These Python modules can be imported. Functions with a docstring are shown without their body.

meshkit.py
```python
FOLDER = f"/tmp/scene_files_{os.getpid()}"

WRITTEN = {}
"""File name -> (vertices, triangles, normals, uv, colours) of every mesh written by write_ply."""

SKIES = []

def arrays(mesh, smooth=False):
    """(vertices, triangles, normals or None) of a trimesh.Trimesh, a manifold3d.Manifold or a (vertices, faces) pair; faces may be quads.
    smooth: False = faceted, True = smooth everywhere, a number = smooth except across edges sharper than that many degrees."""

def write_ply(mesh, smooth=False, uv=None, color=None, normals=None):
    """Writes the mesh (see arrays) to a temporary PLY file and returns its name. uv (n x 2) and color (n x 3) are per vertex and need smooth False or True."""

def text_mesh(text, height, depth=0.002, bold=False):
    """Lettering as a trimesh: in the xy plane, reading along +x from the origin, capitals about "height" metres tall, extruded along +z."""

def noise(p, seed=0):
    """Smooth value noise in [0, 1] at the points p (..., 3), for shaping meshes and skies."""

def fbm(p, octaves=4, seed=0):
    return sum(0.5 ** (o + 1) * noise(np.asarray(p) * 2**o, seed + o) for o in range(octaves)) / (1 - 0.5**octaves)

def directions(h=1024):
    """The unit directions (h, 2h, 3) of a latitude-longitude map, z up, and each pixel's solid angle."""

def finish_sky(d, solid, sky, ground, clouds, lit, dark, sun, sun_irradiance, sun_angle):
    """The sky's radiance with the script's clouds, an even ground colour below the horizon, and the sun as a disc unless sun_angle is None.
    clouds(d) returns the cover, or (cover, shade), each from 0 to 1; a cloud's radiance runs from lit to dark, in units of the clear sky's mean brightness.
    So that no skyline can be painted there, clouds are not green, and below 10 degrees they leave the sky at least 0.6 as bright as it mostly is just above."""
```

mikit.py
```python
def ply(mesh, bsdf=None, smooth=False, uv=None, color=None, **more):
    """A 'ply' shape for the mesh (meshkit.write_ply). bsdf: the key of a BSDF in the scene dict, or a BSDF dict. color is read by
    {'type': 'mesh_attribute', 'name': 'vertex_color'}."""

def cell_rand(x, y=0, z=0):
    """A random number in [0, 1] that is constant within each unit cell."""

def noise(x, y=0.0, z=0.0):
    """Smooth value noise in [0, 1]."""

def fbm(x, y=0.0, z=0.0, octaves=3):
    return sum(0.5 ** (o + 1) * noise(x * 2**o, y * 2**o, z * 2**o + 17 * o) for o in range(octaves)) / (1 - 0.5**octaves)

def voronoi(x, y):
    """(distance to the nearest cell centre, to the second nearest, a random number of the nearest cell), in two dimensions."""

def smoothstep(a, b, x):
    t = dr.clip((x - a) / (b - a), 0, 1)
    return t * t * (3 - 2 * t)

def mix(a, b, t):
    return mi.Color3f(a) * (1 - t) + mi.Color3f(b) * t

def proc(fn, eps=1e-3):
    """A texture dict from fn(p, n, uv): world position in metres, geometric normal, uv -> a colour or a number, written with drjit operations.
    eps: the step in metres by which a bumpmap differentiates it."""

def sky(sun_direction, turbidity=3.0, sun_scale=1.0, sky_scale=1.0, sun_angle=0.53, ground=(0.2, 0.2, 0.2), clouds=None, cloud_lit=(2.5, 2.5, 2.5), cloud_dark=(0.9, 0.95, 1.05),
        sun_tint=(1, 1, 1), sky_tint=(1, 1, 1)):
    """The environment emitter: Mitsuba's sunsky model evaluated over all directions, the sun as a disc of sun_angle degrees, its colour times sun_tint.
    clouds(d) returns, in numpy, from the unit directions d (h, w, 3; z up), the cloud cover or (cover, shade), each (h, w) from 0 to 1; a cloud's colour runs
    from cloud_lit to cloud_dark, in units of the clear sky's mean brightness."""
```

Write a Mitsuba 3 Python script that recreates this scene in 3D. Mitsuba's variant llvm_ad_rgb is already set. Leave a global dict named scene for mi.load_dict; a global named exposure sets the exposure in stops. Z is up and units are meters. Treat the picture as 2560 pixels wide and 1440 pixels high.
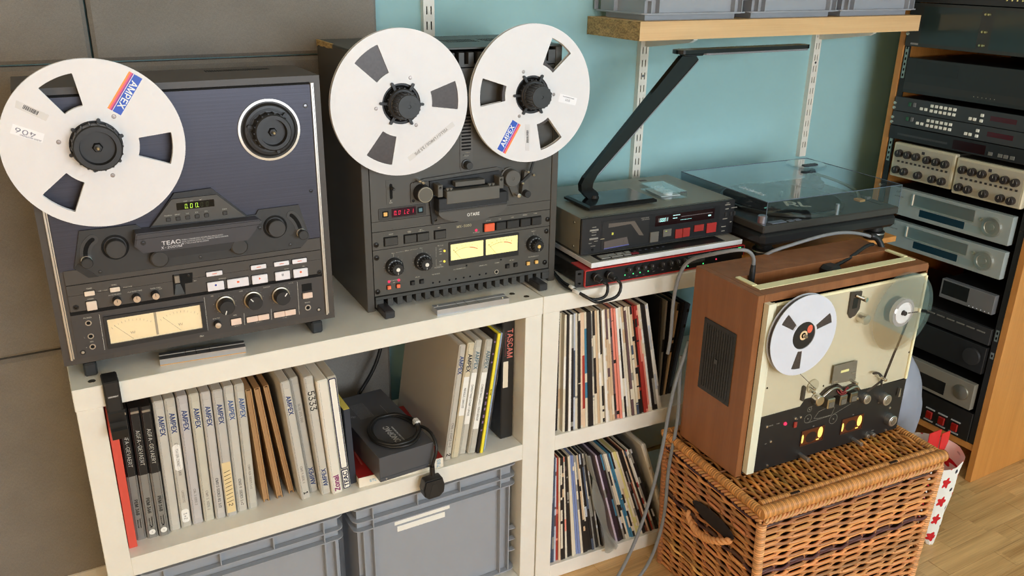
import math, random
import numpy as np, trimesh, mitsuba as mi, drjit as dr, mikit, meshkit
from shapely.geometry import Polygon, Point, LineString
from shapely import affinity, union_all
from shapely.geometry.polygon import orient
import manifold3d
from mikit import proc, noise, fbm, voronoi, cell_rand, smoothstep, mix

scene, labels = {}, {}
T4 = mi.ScalarTransform4f
# ---------------------------------------------------------------- camera, light, exposure
exposure = 0.42
_eye, _fwd, _up = np.array([0.01306, -1.43504, 1.44443]), np.array([0.46441, 0.80878, -0.36073]), np.array([0.16520, 0.32098, 0.93257])
scene['camera'] = {'type': 'perspective', 'fov': 62.3789, 'fov_axis': 'x', 'near_clip': 0.05, 'far_clip': 50.0,
                   'to_world': T4().look_at(origin=_eye.tolist(), target=(_eye + _fwd).tolist(), up=_up.tolist())}
WINDOW_LIGHT = [5.9, 6.6, 7.3]      # overcast daylight in the window behind the camera
LAMP_LIGHT = [34.0, 24.5, 14.0]     # warm globe lamp to the left behind the camera
CEIL_LIGHT = [2.2, 1.9, 1.4]


# ---------------------------------------------------------------- helpers
def lin(c):
    c = np.asarray(c, float) / 255.0
    return np.where(c < 0.04045, c / 12.92, ((c + 0.055) / 1.055) ** 2.4)


def rgb(c):
    return {'type': 'rgb', 'value': [float(x) for x in lin(c)]}


def bsdf(name, tex, rough=0.5, metallic=0.0, spec=0.5, **more):
    b = {'type': 'principled', 'base_color': rgb(tex) if isinstance(tex, (tuple, list)) else tex, 'roughness': rough, 'metallic': metallic, 'specular': spec, **more}
    scene[name] = {'type': 'twosided', 'bsdf': b}


VC = {'type': 'mesh_attribute', 'name': 'vertex_color'}
bsdf('vc_matte', VC, 0.75, spec=0.25)
bsdf('vc_satin', VC, 0.42)
bsdf('vc_gloss', VC, 0.14)
bsdf('vc_metal', VC, 0.33, 0.95)
bsdf('vc_chrome', VC, 0.14, 1.0)
PAINTS = ('vc_matte', 'vc_satin', 'vc_gloss', 'vc_metal', 'vc_chrome')
counts = {}


def numbered(key):
    n = counts.get(key, 0)
    counts[key] = n + 1
    return key if n == 0 else f'{key}_{n:03d}'


def put(key, mesh, mat, color=None, smooth=False, T=None, number=True, label=None, **more):
    """one entry of the scene; colour is sRGB, one for the mesh or one per vertex"""
    key = numbered(key) if number else key
    if isinstance(mesh, (list, tuple)):
        mesh = mesh[0] if len(mesh) == 1 else trimesh.util.concatenate(mesh)
    if T is not None:
        mesh = mesh.copy(); mesh.apply_transform(T)
    col = None
    if color is not None:
        color = np.asarray(color, float)
        col = np.tile(lin(color), (len(mesh.vertices), 1)) if color.ndim == 1 else lin(color)
    scene[key] = mikit.ply(mesh, mat, smooth=bool(smooth), color=col, **more)
    if label:
        labels[key] = {'label': label}
    return key


def say(key, label, cat, group=None):
    labels[key] = {'label': label, 'category': cat}
    if group:
        labels[key]['group'] = group


def struct(key, label=None):
    labels[key] = {'kind': 'structure'}
    if label:
        labels[key]['label'] = label


def frame(o, rz=0.0, rx=0.0, ry=0.0):
    """local x along the front, y into the thing (the front faces -y), z up"""
    m = trimesh.transformations.euler_matrix(rx, ry, rz, 'sxyz')
    m[:3, 3] = o
    return m


class Dev:
    def __init__(s, key, T, label=None, cat=None, group=None):
        s.k = numbered(key); s.T = T
        if label:
            say(s.k, label, cat, group)

    def add(s, part, mesh, mat, color=None, smooth=False, label=None, parent=None, **more):
        return put((parent or s.k) + '__' + part, mesh, mat, color, smooth, s.T, label=label, **more)


def mesh(v, f):
    return trimesh.Trimesh(np.asarray(v, float), np.asarray(f, int), process=False)


def box(x0, x1, y0, y1, z0, z1, b=0.0):
    if b <= 0:
        v = [(x, y, z) for x in (x0, x1) for y in (y0, y1) for z in (z0, z1)]
        f = [(0, 1, 3), (0, 3, 2), (4, 6, 7), (4, 7, 5), (0, 4, 5), (0, 5, 1), (2, 3, 7), (2, 7, 6), (0, 2, 6), (0, 6, 4), (1, 5, 7), (1, 7, 3)]
        return mesh(v, f)
    c = np.array([(x0 + x1) / 2, (y0 + y1) / 2, (z0 + z1) / 2]); h = np.array([x1 - x0, y1 - y0, z1 - z0]) / 2
    b = min(b, h.min() * 0.98)
    v = [c + np.array(s) * (h - b * (np.arange(3) != k)) for s in np.ndindex(2, 2, 2) for k in range(3)]
    v = [c + (2 * np.array(s) - 1) * (h - b * (np.arange(3) != k)) for s in np.ndindex(2, 2, 2) for k in range(3)]
    m = trimesh.convex.convex_hull(np.array(v))
    return mesh(m.vertices, m.faces)


def plate(poly, d0, d1, flip=False):
    """a polygon in (u, v) as a solid whose front lies d1 out from the front plane and whose back lies d0 out"""
    if not isinstance(poly, Polygon) and not hasattr(poly, 'geoms'):
        poly = Polygon(poly)
    rings = []
    for g in getattr(poly, 'geoms', [poly]):
        g = orient(g)
        rings += [np.asarray(r.coords)[:-1] for r in (g.exterior, *g.interiors)]
    m = manifold3d.CrossSection(rings, manifold3d.FillRule.Positive).extrude(d1 - d0).to_mesh()
    v = np.asarray(m.vert_properties, float)
    return mesh(np.c_[v[:, 0], -(v[:, 2] + d0), v[:, 1]], m.tri_verts)


def rrect(u0, u1, v0, v1, r=0.002):
    r = min(r, (u1 - u0) / 2.01, (v1 - v0) / 2.01)
    return Polygon([(u0 + r, v0 + r), (u1 - r, v0 + r), (u1 - r, v1 - r), (u0 + r, v1 - r)]).buffer(r, quad_segs=4)


def disc(u, v, r, n=12):
    return Point(u, v).buffer(r, quad_segs=n)


def lathe(u, v, prof, n=32, soft=False, axis='y'):
    """turned solid about an axis out of the front plane; prof: (radius, distance out)"""
    a = np.linspace(0, 2 * np.pi, n, endpoint=False)
    V, F = [], []

    def ring(r, d):
        V.append(np.c_[u + r * np.cos(a), np.full(n, -d), v + r * np.sin(a)]); return (len(V) - 1) * n
    i = np.arange(n); j = (i + 1) % n
    prev = None
    for (r0, d0), (r1, d1) in zip(prof[:-1], prof[1:]):
        p = prev if (soft and prev is not None) else ring(r0, d0)
        q = ring(r1, d1); prev = q
        if r0 > 1e-7:
            F.append(np.c_[p + i, p + j, q + j])
        if r1 > 1e-7:
            F.append(np.c_[p + i, q + j, q + i])
    return mesh(np.vstack(V), np.vstack(F))


def zlathe(x, y, prof, n=32, soft=False):
    """turned solid about the vertical; prof: (radius, z)"""
    m = lathe(0, 0, [(r, -z) for r, z in prof], n, soft)
    v = np.array(m.vertices)
    return mesh(np.c_[x + v[:, 0], y + v[:, 2], v[:, 1]], m.faces[:, ::-1])


def tube(pts, r, sides=8, caps=True, closed=False):
    p = np.asarray(pts, float)
    n = len(p)
    t = (np.roll(p, -1, 0) - np.roll(p, 1, 0)) if closed else np.gradient(p, axis=0)
    t /= np.linalg.norm(t, axis=1, keepdims=True) + 1e-12
    a = np.zeros_like(p)
    w = np.array([0, 0, 1.0]) if abs(t[0, 2]) < 0.9 else np.array([1.0, 0, 0])
    for k in range(n):
        w = w - t[k] * (w @ t[k]); w /= np.linalg.norm(w) + 1e-12; a[k] = w
    b = np.cross(t, a)
    th = np.arange(sides) * 2 * np.pi / sides
    rr = np.broadcast_to(r, (n,))[:, None, None]
    v = (p[:, None] + rr * (np.cos(th)[None, :, None] * a[:, None] + np.sin(th)[None, :, None] * b[:, None])).reshape(-1, 3)
    m = n if closed else n - 1
    i, j = np.meshgrid(np.arange(m), np.arange(sides), indexing='ij')
    k2 = (i + 1) % n
    q = np.stack([i * sides + j, i * sides + (j + 1) % sides, k2 * sides + (j + 1) % sides, k2 * sides + j], -1).reshape(-1, 4)
    f = np.vstack([q[:, [0, 1, 2]], q[:, [0, 2, 3]]])
    if caps and not closed:
        v = np.vstack([v, p[0], p[-1]]); s = np.arange(sides); e = (n - 1) * sides
        f = np.vstack([f, np.c_[np.full(sides, len(v) - 2), (s + 1) % sides, s], np.c_[np.full(sides, len(v) - 1), e + s, e + (s + 1) % sides]])
    return mesh(v, f)


def curve(pts, n=40):
    """a smooth curve through the points"""
    from scipy.interpolate import CubicSpline
    p = np.asarray(pts, float)
    s = np.r_[0, np.cumsum(np.linalg.norm(np.diff(p, axis=0), axis=1))]
    return CubicSpline(s, p)(np.linspace(0, s[-1], n))


_texts = {}


def text(t, h, u, v, d=0.0, ang=0.0, align='c', bold=False, depth=0.0004, stretch=1.0):
    """raised lettering on the front plane, d out from it; (u, v) is the middle of the line (align c) or its left end"""
    k = (t, bold)
    if k not in _texts:
        m = meshkit.text_mesh(t, 1.0, 1.0, bold)
        _texts[k] = (np.array(m.vertices), np.array(m.faces))
    V, F = _texts[k]
    x, y, z = V[:, 0] * h * stretch, V[:, 1] * h - h / 2, V[:, 2]
    if align == 'c':
        x = x - (x.min() + x.max()) / 2
    c, s = math.cos(ang), math.sin(ang)
    return mesh(np.c_[u + x * c - y * s, -(d + np.where(z > 0.5, depth, -0.0002)), v + x * s + y * c], F)


def lookup(*ms):
    return trimesh.util.concatenate([m for m in ms])


def move(m, T):
    m = m.copy(); m.apply_transform(T); return m


SEG = {'0': 'abcdef', '1': 'bc', '2': 'abged', '3': 'abgcd', '4': 'fgbc', '5': 'afgcd', '6': 'afgedc', '7': 'abc', '8': 'abcdefg', '9': 'abcdfg'}


def sevenseg(t, u, v, h, pitch, d, slant=0.08):
    """glowing segment figures; a dot belongs to the figure before it"""
    w, k, out = h * 0.5, h * 0.11, []
    at = {'a': (0, w, h - k, h), 'g': (0, w, h / 2 - k / 2, h / 2 + k / 2), 'd': (0, w, 0, k), 'f': (0, k, h / 2, h), 'e': (0, k, 0, h / 2), 'b': (w - k, w, h / 2, h), 'c': (w - k, w, 0, h / 2)}
    for ch in t:
        if ch == '.':
            out.append(box(u - pitch + w + k * .6, u - pitch + w + k * 1.8, -d - .0004, -d, v, v + k * 1.2)); continue
        if ch in SEG:
            for s in SEG[ch]:
                a, b, c, e = at[s]; g = k * 0.18
                m = box(u + a + g, u + b - g, -d - .0004, -d, v + c + g, v + e - g)
                m.vertices[:, 0] += (m.vertices[:, 2] - v) * slant
                out.append(m)
        u += pitch
    return out


def glow(name, c, power):
    """a BSDF for small lit things, with the emitter they carry"""
    scene[name] = {'type': 'diffuse', 'reflectance': rgb(c)}
    l = lin(c) * power
    return {'emitter': {'type': 'area', 'radiance': {'type': 'rgb', 'value': [float(x) for x in l]}}}


L_GREEN = glow('lit_green', (150, 255, 60), 2.2)
L_RED = glow('lit_red', (255, 40, 70), 1.6)
L_CYAN = glow('lit_cyan', (150, 255, 235), 1.2)
L_LED = glow('lit_led', (60, 255, 110), 1.6)
L_AMBER = glow('lit_amber', (255, 180, 60), 1.8)
# ---------------------------------------------------------------- materials with grain
def wood(c0, c1, ax, s=1.0, seed=0.0, rings=14.0):
    """grain along axis ax (0 x, 1 y, 2 z)"""
    def fn(p, n, uv):
        q = [p.x, p.y, p.z]
        a = q[ax] * 1.2 * s
        b, c = [q[i] for i in range(3) if i != ax]
        w = fbm(a + seed, b * 9 * s, c * 9 * s, 3)
        r = noise(w * rings + a * 0.7, b * 30 * s, c * 30 * s)
        f = noise(a * 9, b * 420 * s, c * 420 * s)
        return mix(lin(c0).tolist(), lin(c1).tolist(), dr.clip(r * 0.75 + f * 0.35 - 0.05, 0, 1))
    return fn


bsdf('beech', proc(wood((226, 190, 140), (205, 164, 112), 0)), 0.45)
bsdf('rackwood', proc(wood((205, 142, 74), (186, 122, 58), 2, 1.0, 3.0)), 0.42)
bsdf('veneer', proc(wood((142, 92, 55), (120, 74, 42), 2, 1.4, 8.0)), 0.42)


def chip_fn(p, n, uv):
    a = noise(p.x * 260, p.y * 260, p.z * 330); b = noise(p.x * 90 + 4, p.y * 90, p.z * 120)
    return mix(lin((128, 104, 66)).tolist(), lin((196, 166, 112)).tolist(), dr.clip(a * 0.8 + b * 0.6 - 0.25, 0, 1))


bsdf('chipboard', proc(chip_fn), 0.85)


def plank_fn(p, n, uv):
    k = cell_rand(dr.floor((p.y + 5) / 0.062), dr.floor((p.x + 7 + 0.37 * cell_rand(dr.floor((p.y + 5) / 0.062), 2)) / 0.33), 5)
    g = fbm(p.x * 3.2 + k * 40, p.y * 60, k * 9.0, 3); f = noise(p.x * 16, p.y * 700, k * 30)
    return mix(lin((168, 128, 78)).tolist(), lin((218, 180, 122)).tolist(), dr.clip(0.1 + k * 0.35 + (g - 0.5) * 1.1 + 0.5 * f, 0, 1))


bsdf('oak_floor', proc(plank_fn), 0.4)


def felt_fn(p, n, uv):
    a = noise(p.x * 700, p.y * 700, p.z * 700); b = fbm(p.x * 14, p.y * 14, p.z * 14, 3)
    return mi.Color3f(lin((128, 124, 117)).tolist()) * (0.78 + 0.24 * a + 0.22 * b)


bsdf('felt', proc(felt_fn), 0.95, spec=0.1)


def paint_fn(p, n, uv):
    return mi.Color3f(lin((152, 192, 194)).tolist()) * (0.97 + 0.05 * fbm(p.x * 5, p.y * 5, p.z * 5, 3))


bsdf('teal_paint', proc(paint_fn), 0.6, spec=0.3)
bsdf('white_laminate', (233, 228, 214), 0.38)
bsdf('plaster', (206, 200, 190), 0.8)
bsdf('gloss_white', (232, 228, 216), 0.3)


def brushed_fn(p, n, uv):
    f = noise(p.x * 7, p.y * 7, p.z * 1500)
    return mi.Color3f(lin((66, 66, 76)).tolist()) * (0.8 + 0.4 * f)


bsdf('brushed_dark', proc(brushed_fn), 0.4, 0.6)

# ---------------------------------------------------------------- the room
ZT, ZM = 0.7692, 0.4131
WY = 0.385
put('wall_back', box(-2.2, 2.96, WY, WY + 0.1, 0, 2.5), 'teal_paint'); struct('wall_back', 'teal painted wall behind the shelves')
put('wall_right', box(2.96, 3.06, -3.5, WY + 0.1, 0, 2.5), 'teal_paint'); struct('wall_right')
put('wall_left', box(-2.3, -2.2, -3.5, WY + 0.1, 0, 2.5), 'plaster'); struct('wall_left')
put('ceiling', box(-2.3, 3.06, -3.6, WY + 0.1, 2.5, 2.6), 'plaster'); struct('ceiling')
WX0, WX1, WZ0, WZ1 = 0.1, 2.5, 0.75, 2.15
wf = [box(-2.3, WX0, -3.6, -3.5, 0, 2.5), box(WX1, 3.06, -3.6, -3.5, 0, 2.5), box(WX0, WX1, -3.6, -3.5, 0, WZ0), box(WX0, WX1, -3.6, -3.5, WZ1, 2.5)]
put('wall_front', wf, 'plaster'); struct('wall_front')
fr = [box(WX0, WX0 + .06, -3.58, -3.48, WZ0, WZ1), box(WX1 - .06, WX1, -3.58, -3.48, WZ0, WZ1), box(WX0 + .06, WX1 - .06, -3.58, -3.48, WZ0, WZ0 + .06), box(WX0 + .06, WX1 - .06, -3.58, -3.48, WZ1 - .06, WZ1), box((WX0 + WX1) / 2 - .03, (WX0 + WX1) / 2 + .03, -3.58, -3.48, WZ0 + .06, WZ1 - .06)]
put('window_1__frame', fr, 'gloss_white'); labels['window_1'] = {'kind': 'structure'}
for a, b in ((WX0 + .06, (WX0 + WX1) / 2 - .03), ((WX0 + WX1) / 2 + .03, WX1 - .06)):
    m = mesh([(a, -3.53, WZ0 + .06), (b, -3.53, WZ0 + .06), (b, -3.53, WZ1 - .06), (a, -3.53, WZ1 - .06)], [(0, 2, 1), (0, 3, 2)])
    put('window_1__pane', m, {'type': 'diffuse', 'reflectance': {'type': 'rgb', 'value': 0.1}}, emitter={'type': 'area', 'radiance': {'type': 'rgb', 'value': WINDOW_LIGHT}})
# a globe lamp on a stand, out of the picture to the left behind the camera
lx, ly, lz = -1.25, -2.5, 1.35
put('globe_lamp__globe', trimesh.creation.icosphere(3, 0.16).apply_translation((lx, ly, lz)), {'type': 'diffuse', 'reflectance': {'type': 'rgb', 'value': 0.5}}, smooth=True,
    emitter={'type': 'area', 'radiance': {'type': 'rgb', 'value': LAMP_LIGHT}})
put('globe_lamp__stand', zlathe(lx, ly, [(0, 0), (.14, 0), (.14, .02), (.012, .03), (.012, lz - .155), (0, lz - .155)], 24), 'vc_satin', (60, 58, 55), True)
say('globe_lamp', 'warm white globe lamp on a dark stand, outside the picture to the left', 'lamp')
put('ceiling_lamp__shade', zlathe(0.9, -1.5, [(0, 2.44), (.22, 2.44), (.22, 2.5)], 32), {'type': 'diffuse', 'reflectance': {'type': 'rgb', 'value': 0.5}}, smooth=True, emitter={'type': 'area', 'radiance': {'type': 'rgb', 'value': CEIL_LIGHT}})
say('ceiling_lamp', 'round ceiling lamp above the room, outside the picture', 'lamp')

# floor of staggered oak strips, each its own
put('floor', box(-2.3, 3.06, -3.6, WY + 0.1, -0.06, -0.0012), 'oak_floor'); struct('floor', 'oak strip floor')
rng = np.random.default_rng(5)
for iy in range(71, 82):
    y0 = iy * 0.062 - 5
    for ix in range(22, 34):
        off = 0.37 * ((iy * 0.6180339) % 1.0)
        x0 = ix * 0.33 - 7 - off
        if x0 + .33 < 0.7 or x0 > 2.95 or y0 + .062 > WY:
            continue
        if x0 < 1.0 and y0 > -0.35:
            continue
        put('floor__plank', box(x0 + .0005, min(x0 + .3295, 2.959), y0 + .0005, y0 + .0615, -0.0012, 0.0, 0.0004), 'oak_floor')
# skirting board
put('baseboard_back', box(-2.2, 2.3, WY - .018, WY, 0, .155, .004), 'gloss_white'); struct('baseboard_back')

# grey fabric acoustic panels fixed to the wall
ROWS, COLS = [(1.257, 1.81, 'top'), (0.701, 1.253, 'middle'), (0.16, 0.697, 'bottom')], [(-0.42, 0.1345), (0.1385, 0.696)]
for z0, z1, rn in ROWS:
    for (x0, x1), cn in zip(COLS, ('left', 'right')):
        k = put('acoustic_panel', box(x0, x1, 0.352, WY - .0005, z0, z1, .007), 'felt')
        say(k, {'top': f'grey fabric acoustic panel, the {cn} one of the top row', 'middle': f'grey fabric acoustic panel behind the {"left end of the big dark recorder" if cn == "left" else "gap between the two dark recorders"}', 'bottom': f'grey fabric acoustic panel of the bottom row, {"left of the white shelf unit" if cn == "left" else "seen through the back of the shelf unit"}'}[rn], 'acoustic panel')


# ---------------------------------------------------------------- white shelf units
def shelf_unit(key, T, W, label, group=None):
    d = Dev(key, T, label, 'shelf unit')
    D = 0.337
    d.add('top_board', box(0, W, 0, D, ZT - .0404, ZT, .0012), 'white_laminate')
    for a, b in ((.0012, .0427), (W - .0427, W - .0012)):
        d.add('side_panel', box(a, b, .0015, D, 0.0, ZT - .0404, .001), 'white_laminate')
    d.add('middle_shelf', box(.0427, W - .0427, 0.002, D, ZM - .0402, ZM, .001), 'white_laminate')
    d.add('bottom_board', box(.0427, W - .0427, 0.002, D, 0.0, 0.04, .001), 'white_laminate')
    return d


T_L, T_R = frame((0, 0, 0)), frame((.9165, 0, 0), -.055)
sl = shelf_unit('shelf_unit', T_L, .9158, 'white two-tier shelf unit carrying the two dark tape recorders')
for x, y in ((.033, .024), (.885, .020), (.865, .048)):
    sl.add('screw_cap', zlathe(x, y, [(0, ZT + .0006), (.006, ZT + .0006), (.0065, ZT - .001)], 16), 'vc_metal', (120, 112, 95), True)
shelf_unit('shelf_unit', T_R, .9158, 'white two-tier shelf unit full of vinyl records')

# slotted wall uprights
def upright(x, z0, z1, label):
    d = Dev('wall_upright', frame((x, 0.370, 0)), label, 'wall upright', 'slotted wall uprights')
    p = Polygon([(-.0135, z0), (.0135, z0), (.0135, z1), (-.0135, z1)])
    hole = []
    z = z0 + .028
    while z < z1 - .03:
        for s in (-1, 1):
            hole.append(Polygon([(s * .0052 - .0013, z), (s * .0052 + .0013, z), (s * .0052 + .0013, z + .0172), (s * .0052 - .0013, z + .0172)]))
        z += .0325
    d.add('front_strip', plate(p.difference(union_all(hole)), -.0015, 0), 'gloss_white')
    for s in (-1, 1):
        d.add('flange', box(s * .0135 - (.0015 if s > 0 else 0), s * .0135 + (.0015 if s < 0 else 0), .0016, WY - .370, z0, z1), 'gloss_white')
    d.add('backing', box(-.0119, .0119, .010, WY - .371, z0, z1), 'vc_matte', (60, 58, 54))
    return d


upright(.8255, .75, 2.3, 'slotted white wall upright behind the middle recorder')
up1 = upright(1.4355, .871, 2.3, 'slotted white wall upright behind the desk lamp')
up2 = upright(2.0775, .894, 2.3, 'slotted white wall upright behind the turntable')
for x, z in ((1.4355, 1.168), (2.0775, 1.176)):
    d = up1 if x < 2 else up2
    d.add('screw', lathe(0, z, [(.0035, 0), (.003, .0012), (0, .0014)], 12), 'vc_metal', (120, 120, 130), True)
# brackets and the thick shelf on them
for x, n in ((1.4355, 'left'), (2.0775, 'right')):
    x += .006
    p = Polygon([(.369, 1.277), (.369, 1.243), (.355, 1.243), (.20, 1.266), (.185, 1.2735), (.185, 1.277)])
    m = trimesh.creation.extrude_polygon(p, .012, engine='earcut'); v = np.array(m.vertices)
    m = mesh(np.c_[x - .006 + v[:, 2], v[:, 0], v[:, 1]], m.faces)
    k = put('shelf_bracket', m, 'gloss_white')
    say(k, f'white steel bracket under the {n} end of the thick wall shelf', 'shelf bracket')
sh = Dev('wall_shelf', frame((1.2605, .1705, 1.277)), 'thick beech shelf with raw chipboard end carrying grey crates', 'shelf')
sh.add('core', box(.0006, .988, .0006, WY - .1715, 0, .042), 'chipboard', label='raw chipboard core at the cut end')
sh.add('front_edging', box(0, .989, 0, .0006, 0, .0425), 'beech')
sh.add('top_veneer', box(0, .989, 0.0006, WY - .1715, .042, .0425), 'beech')


# grey stacking crates
def crate(T, W, D, H, label, group=None, ncell=4):
    d = Dev('storage_crate', T, label, 'crate', group)
    C = (150, 155, 162)
    t = .004
    d.add('body', [box(.012, W - .012, .016, .016 + t, .012, H - .001), box(.012, W - .012, D - .016 - t, D - .016, .012, H - .001), box(.012, .012 + t, .016, D - .016, .012, H - .001),
                   box(W - .012 - t, W - .012, .016, D - .016, .012, H - .001), box(.012, W - .012, .016, D - .016, .012, .018), box(.022, W - .022, .026, D - .026, 0, .012)], 'vc_satin', C)
    # rim: a flat ring with rounded corners, and the flange it hangs
    ring = rrect(0, W, 0, D, .018).difference(rrect(.018, W - .018, .018, D - .018, .012))
    m = trimesh.creation.extrude_polygon(ring, .003, engine='earcut'); m.apply_translation((0, 0, H - .003)); d.add('rim', m, 'vc_satin', C)
    r2 = rrect(.001, W - .001, .001, D - .001, .018).difference(rrect(.0035, W - .0035, .0035, D - .0035, .016))
    for z, hh in ((H - .035, .0025), (H - .058, .0025), (.014, .003)):
        q = rrect(.001, W - .001, .001, D - .001, .018).difference(rrect(.014, W - .014, .014, D - .014, .012))
        m = trimesh.creation.extrude_polygon(q, hh, engine='earcut'); m.apply_translation((0, 0, z)); d.add('rail', m, 'vc_satin', C)
    us = np.linspace(.045, W - .045, ncell)
    for u in us:
        d.add('rib', box(u - .0012, u + .0012, .002, .016, H - .033, H - .003), 'vc_satin', C)
    for u in (.022, .045, W - .045, W - .022):
        d.add('rib', box(u - .0012, u + .0012, .002, .016, .017, H - .058), 'vc_satin', C)
    for u in (.045, W - .045):
        d.add('rib', box(u - .0012, u + .0012, .002, .016, H - .0555, H - .035), 'vc_satin', C)
    for v in (.06, .14):
        for x0, x1 in ((.001, .012), (W - .012, W - .001)):
            d.add('rib', box(x0, x1, .06 + v, .0625 + v, .017, H - .058), 'vc_satin', C)
    for x0, x1 in ((.0035, .022), (W - .022, W - .0035)):
        for z in (H * .22, H * .32, H * .42):
            d.add('rib', box(x0, x1, .002, .016, z, z + .002), 'vc_satin', C)
    return d


c1 = crate(frame((.470, .018, .0405)), .402, .305, .316, 'grey stacking crate labelled for empty reels, under the shelf on the right', 'crates in the lower shelf')
crate(frame((.050, .018, .0405)), .402, .305, .316, 'grey stacking crate under the row of tape boxes, left of the labelled one', 'crates in the lower shelf')
c1.add('label_strip', box(.098, .232, .0155, .0162, .2375, .2515), 'vc_matte', (240, 238, 228))
c1.add('label_strip', box(.104, .220, .0155, .0162, .2185, .2325), 'vc_matte', (240, 238, 228))
c1.add('lettering', [text('10.5 INCH REELS', .0058, .165, .2445, -.0160, stretch=1.5), text('EMPTY REELS', .0058, .162, .2255, -.0160, stretch=1.5)], 'vc_matte', (40, 40, 42))
CW = .318
for i, x in enumerate((1.2735, 1.606, 1.930)):
    crate(frame((x, .1755, 1.3197)), .322 if i < 2 else .312, .206, .20, f'grey stacking crate on the thick wall shelf, {("leftmost", "middle", "rightmost")[i]} of the three', 'crates on the wall shelf')
scene['clear_glass'] = {'type': 'thindielectric', 'int_ior': 1.5}
scene['smoke_acrylic'] = {'type': 'principledthin', 'base_color': rgb((150, 165, 180)), 'roughness': 0.06, 'spec_trans': 0.86, 'eta': 1.45, 'spec_tint': 0.0}
# ---------------------------------------------------------------- tape reels and the two dark recorders
BLK, DK, MID = (24, 24, 25), (40, 39, 38), (62, 60, 57)


def sector(cu, cv, a, w, r0, r1):
    t0, t1 = math.radians(a - w / 2), math.radians(a + w / 2)
    o = [(cu + r1 * math.cos(t), cv + r1 * math.sin(t)) for t in np.linspace(t0, t1, 12)]
    i = [(cu + r0 * math.cos(t), cv + r0 * math.sin(t)) for t in np.linspace(t1, t0, 6)]
    return Polygon(o + i).buffer(-.0012).buffer(.0012)


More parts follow.
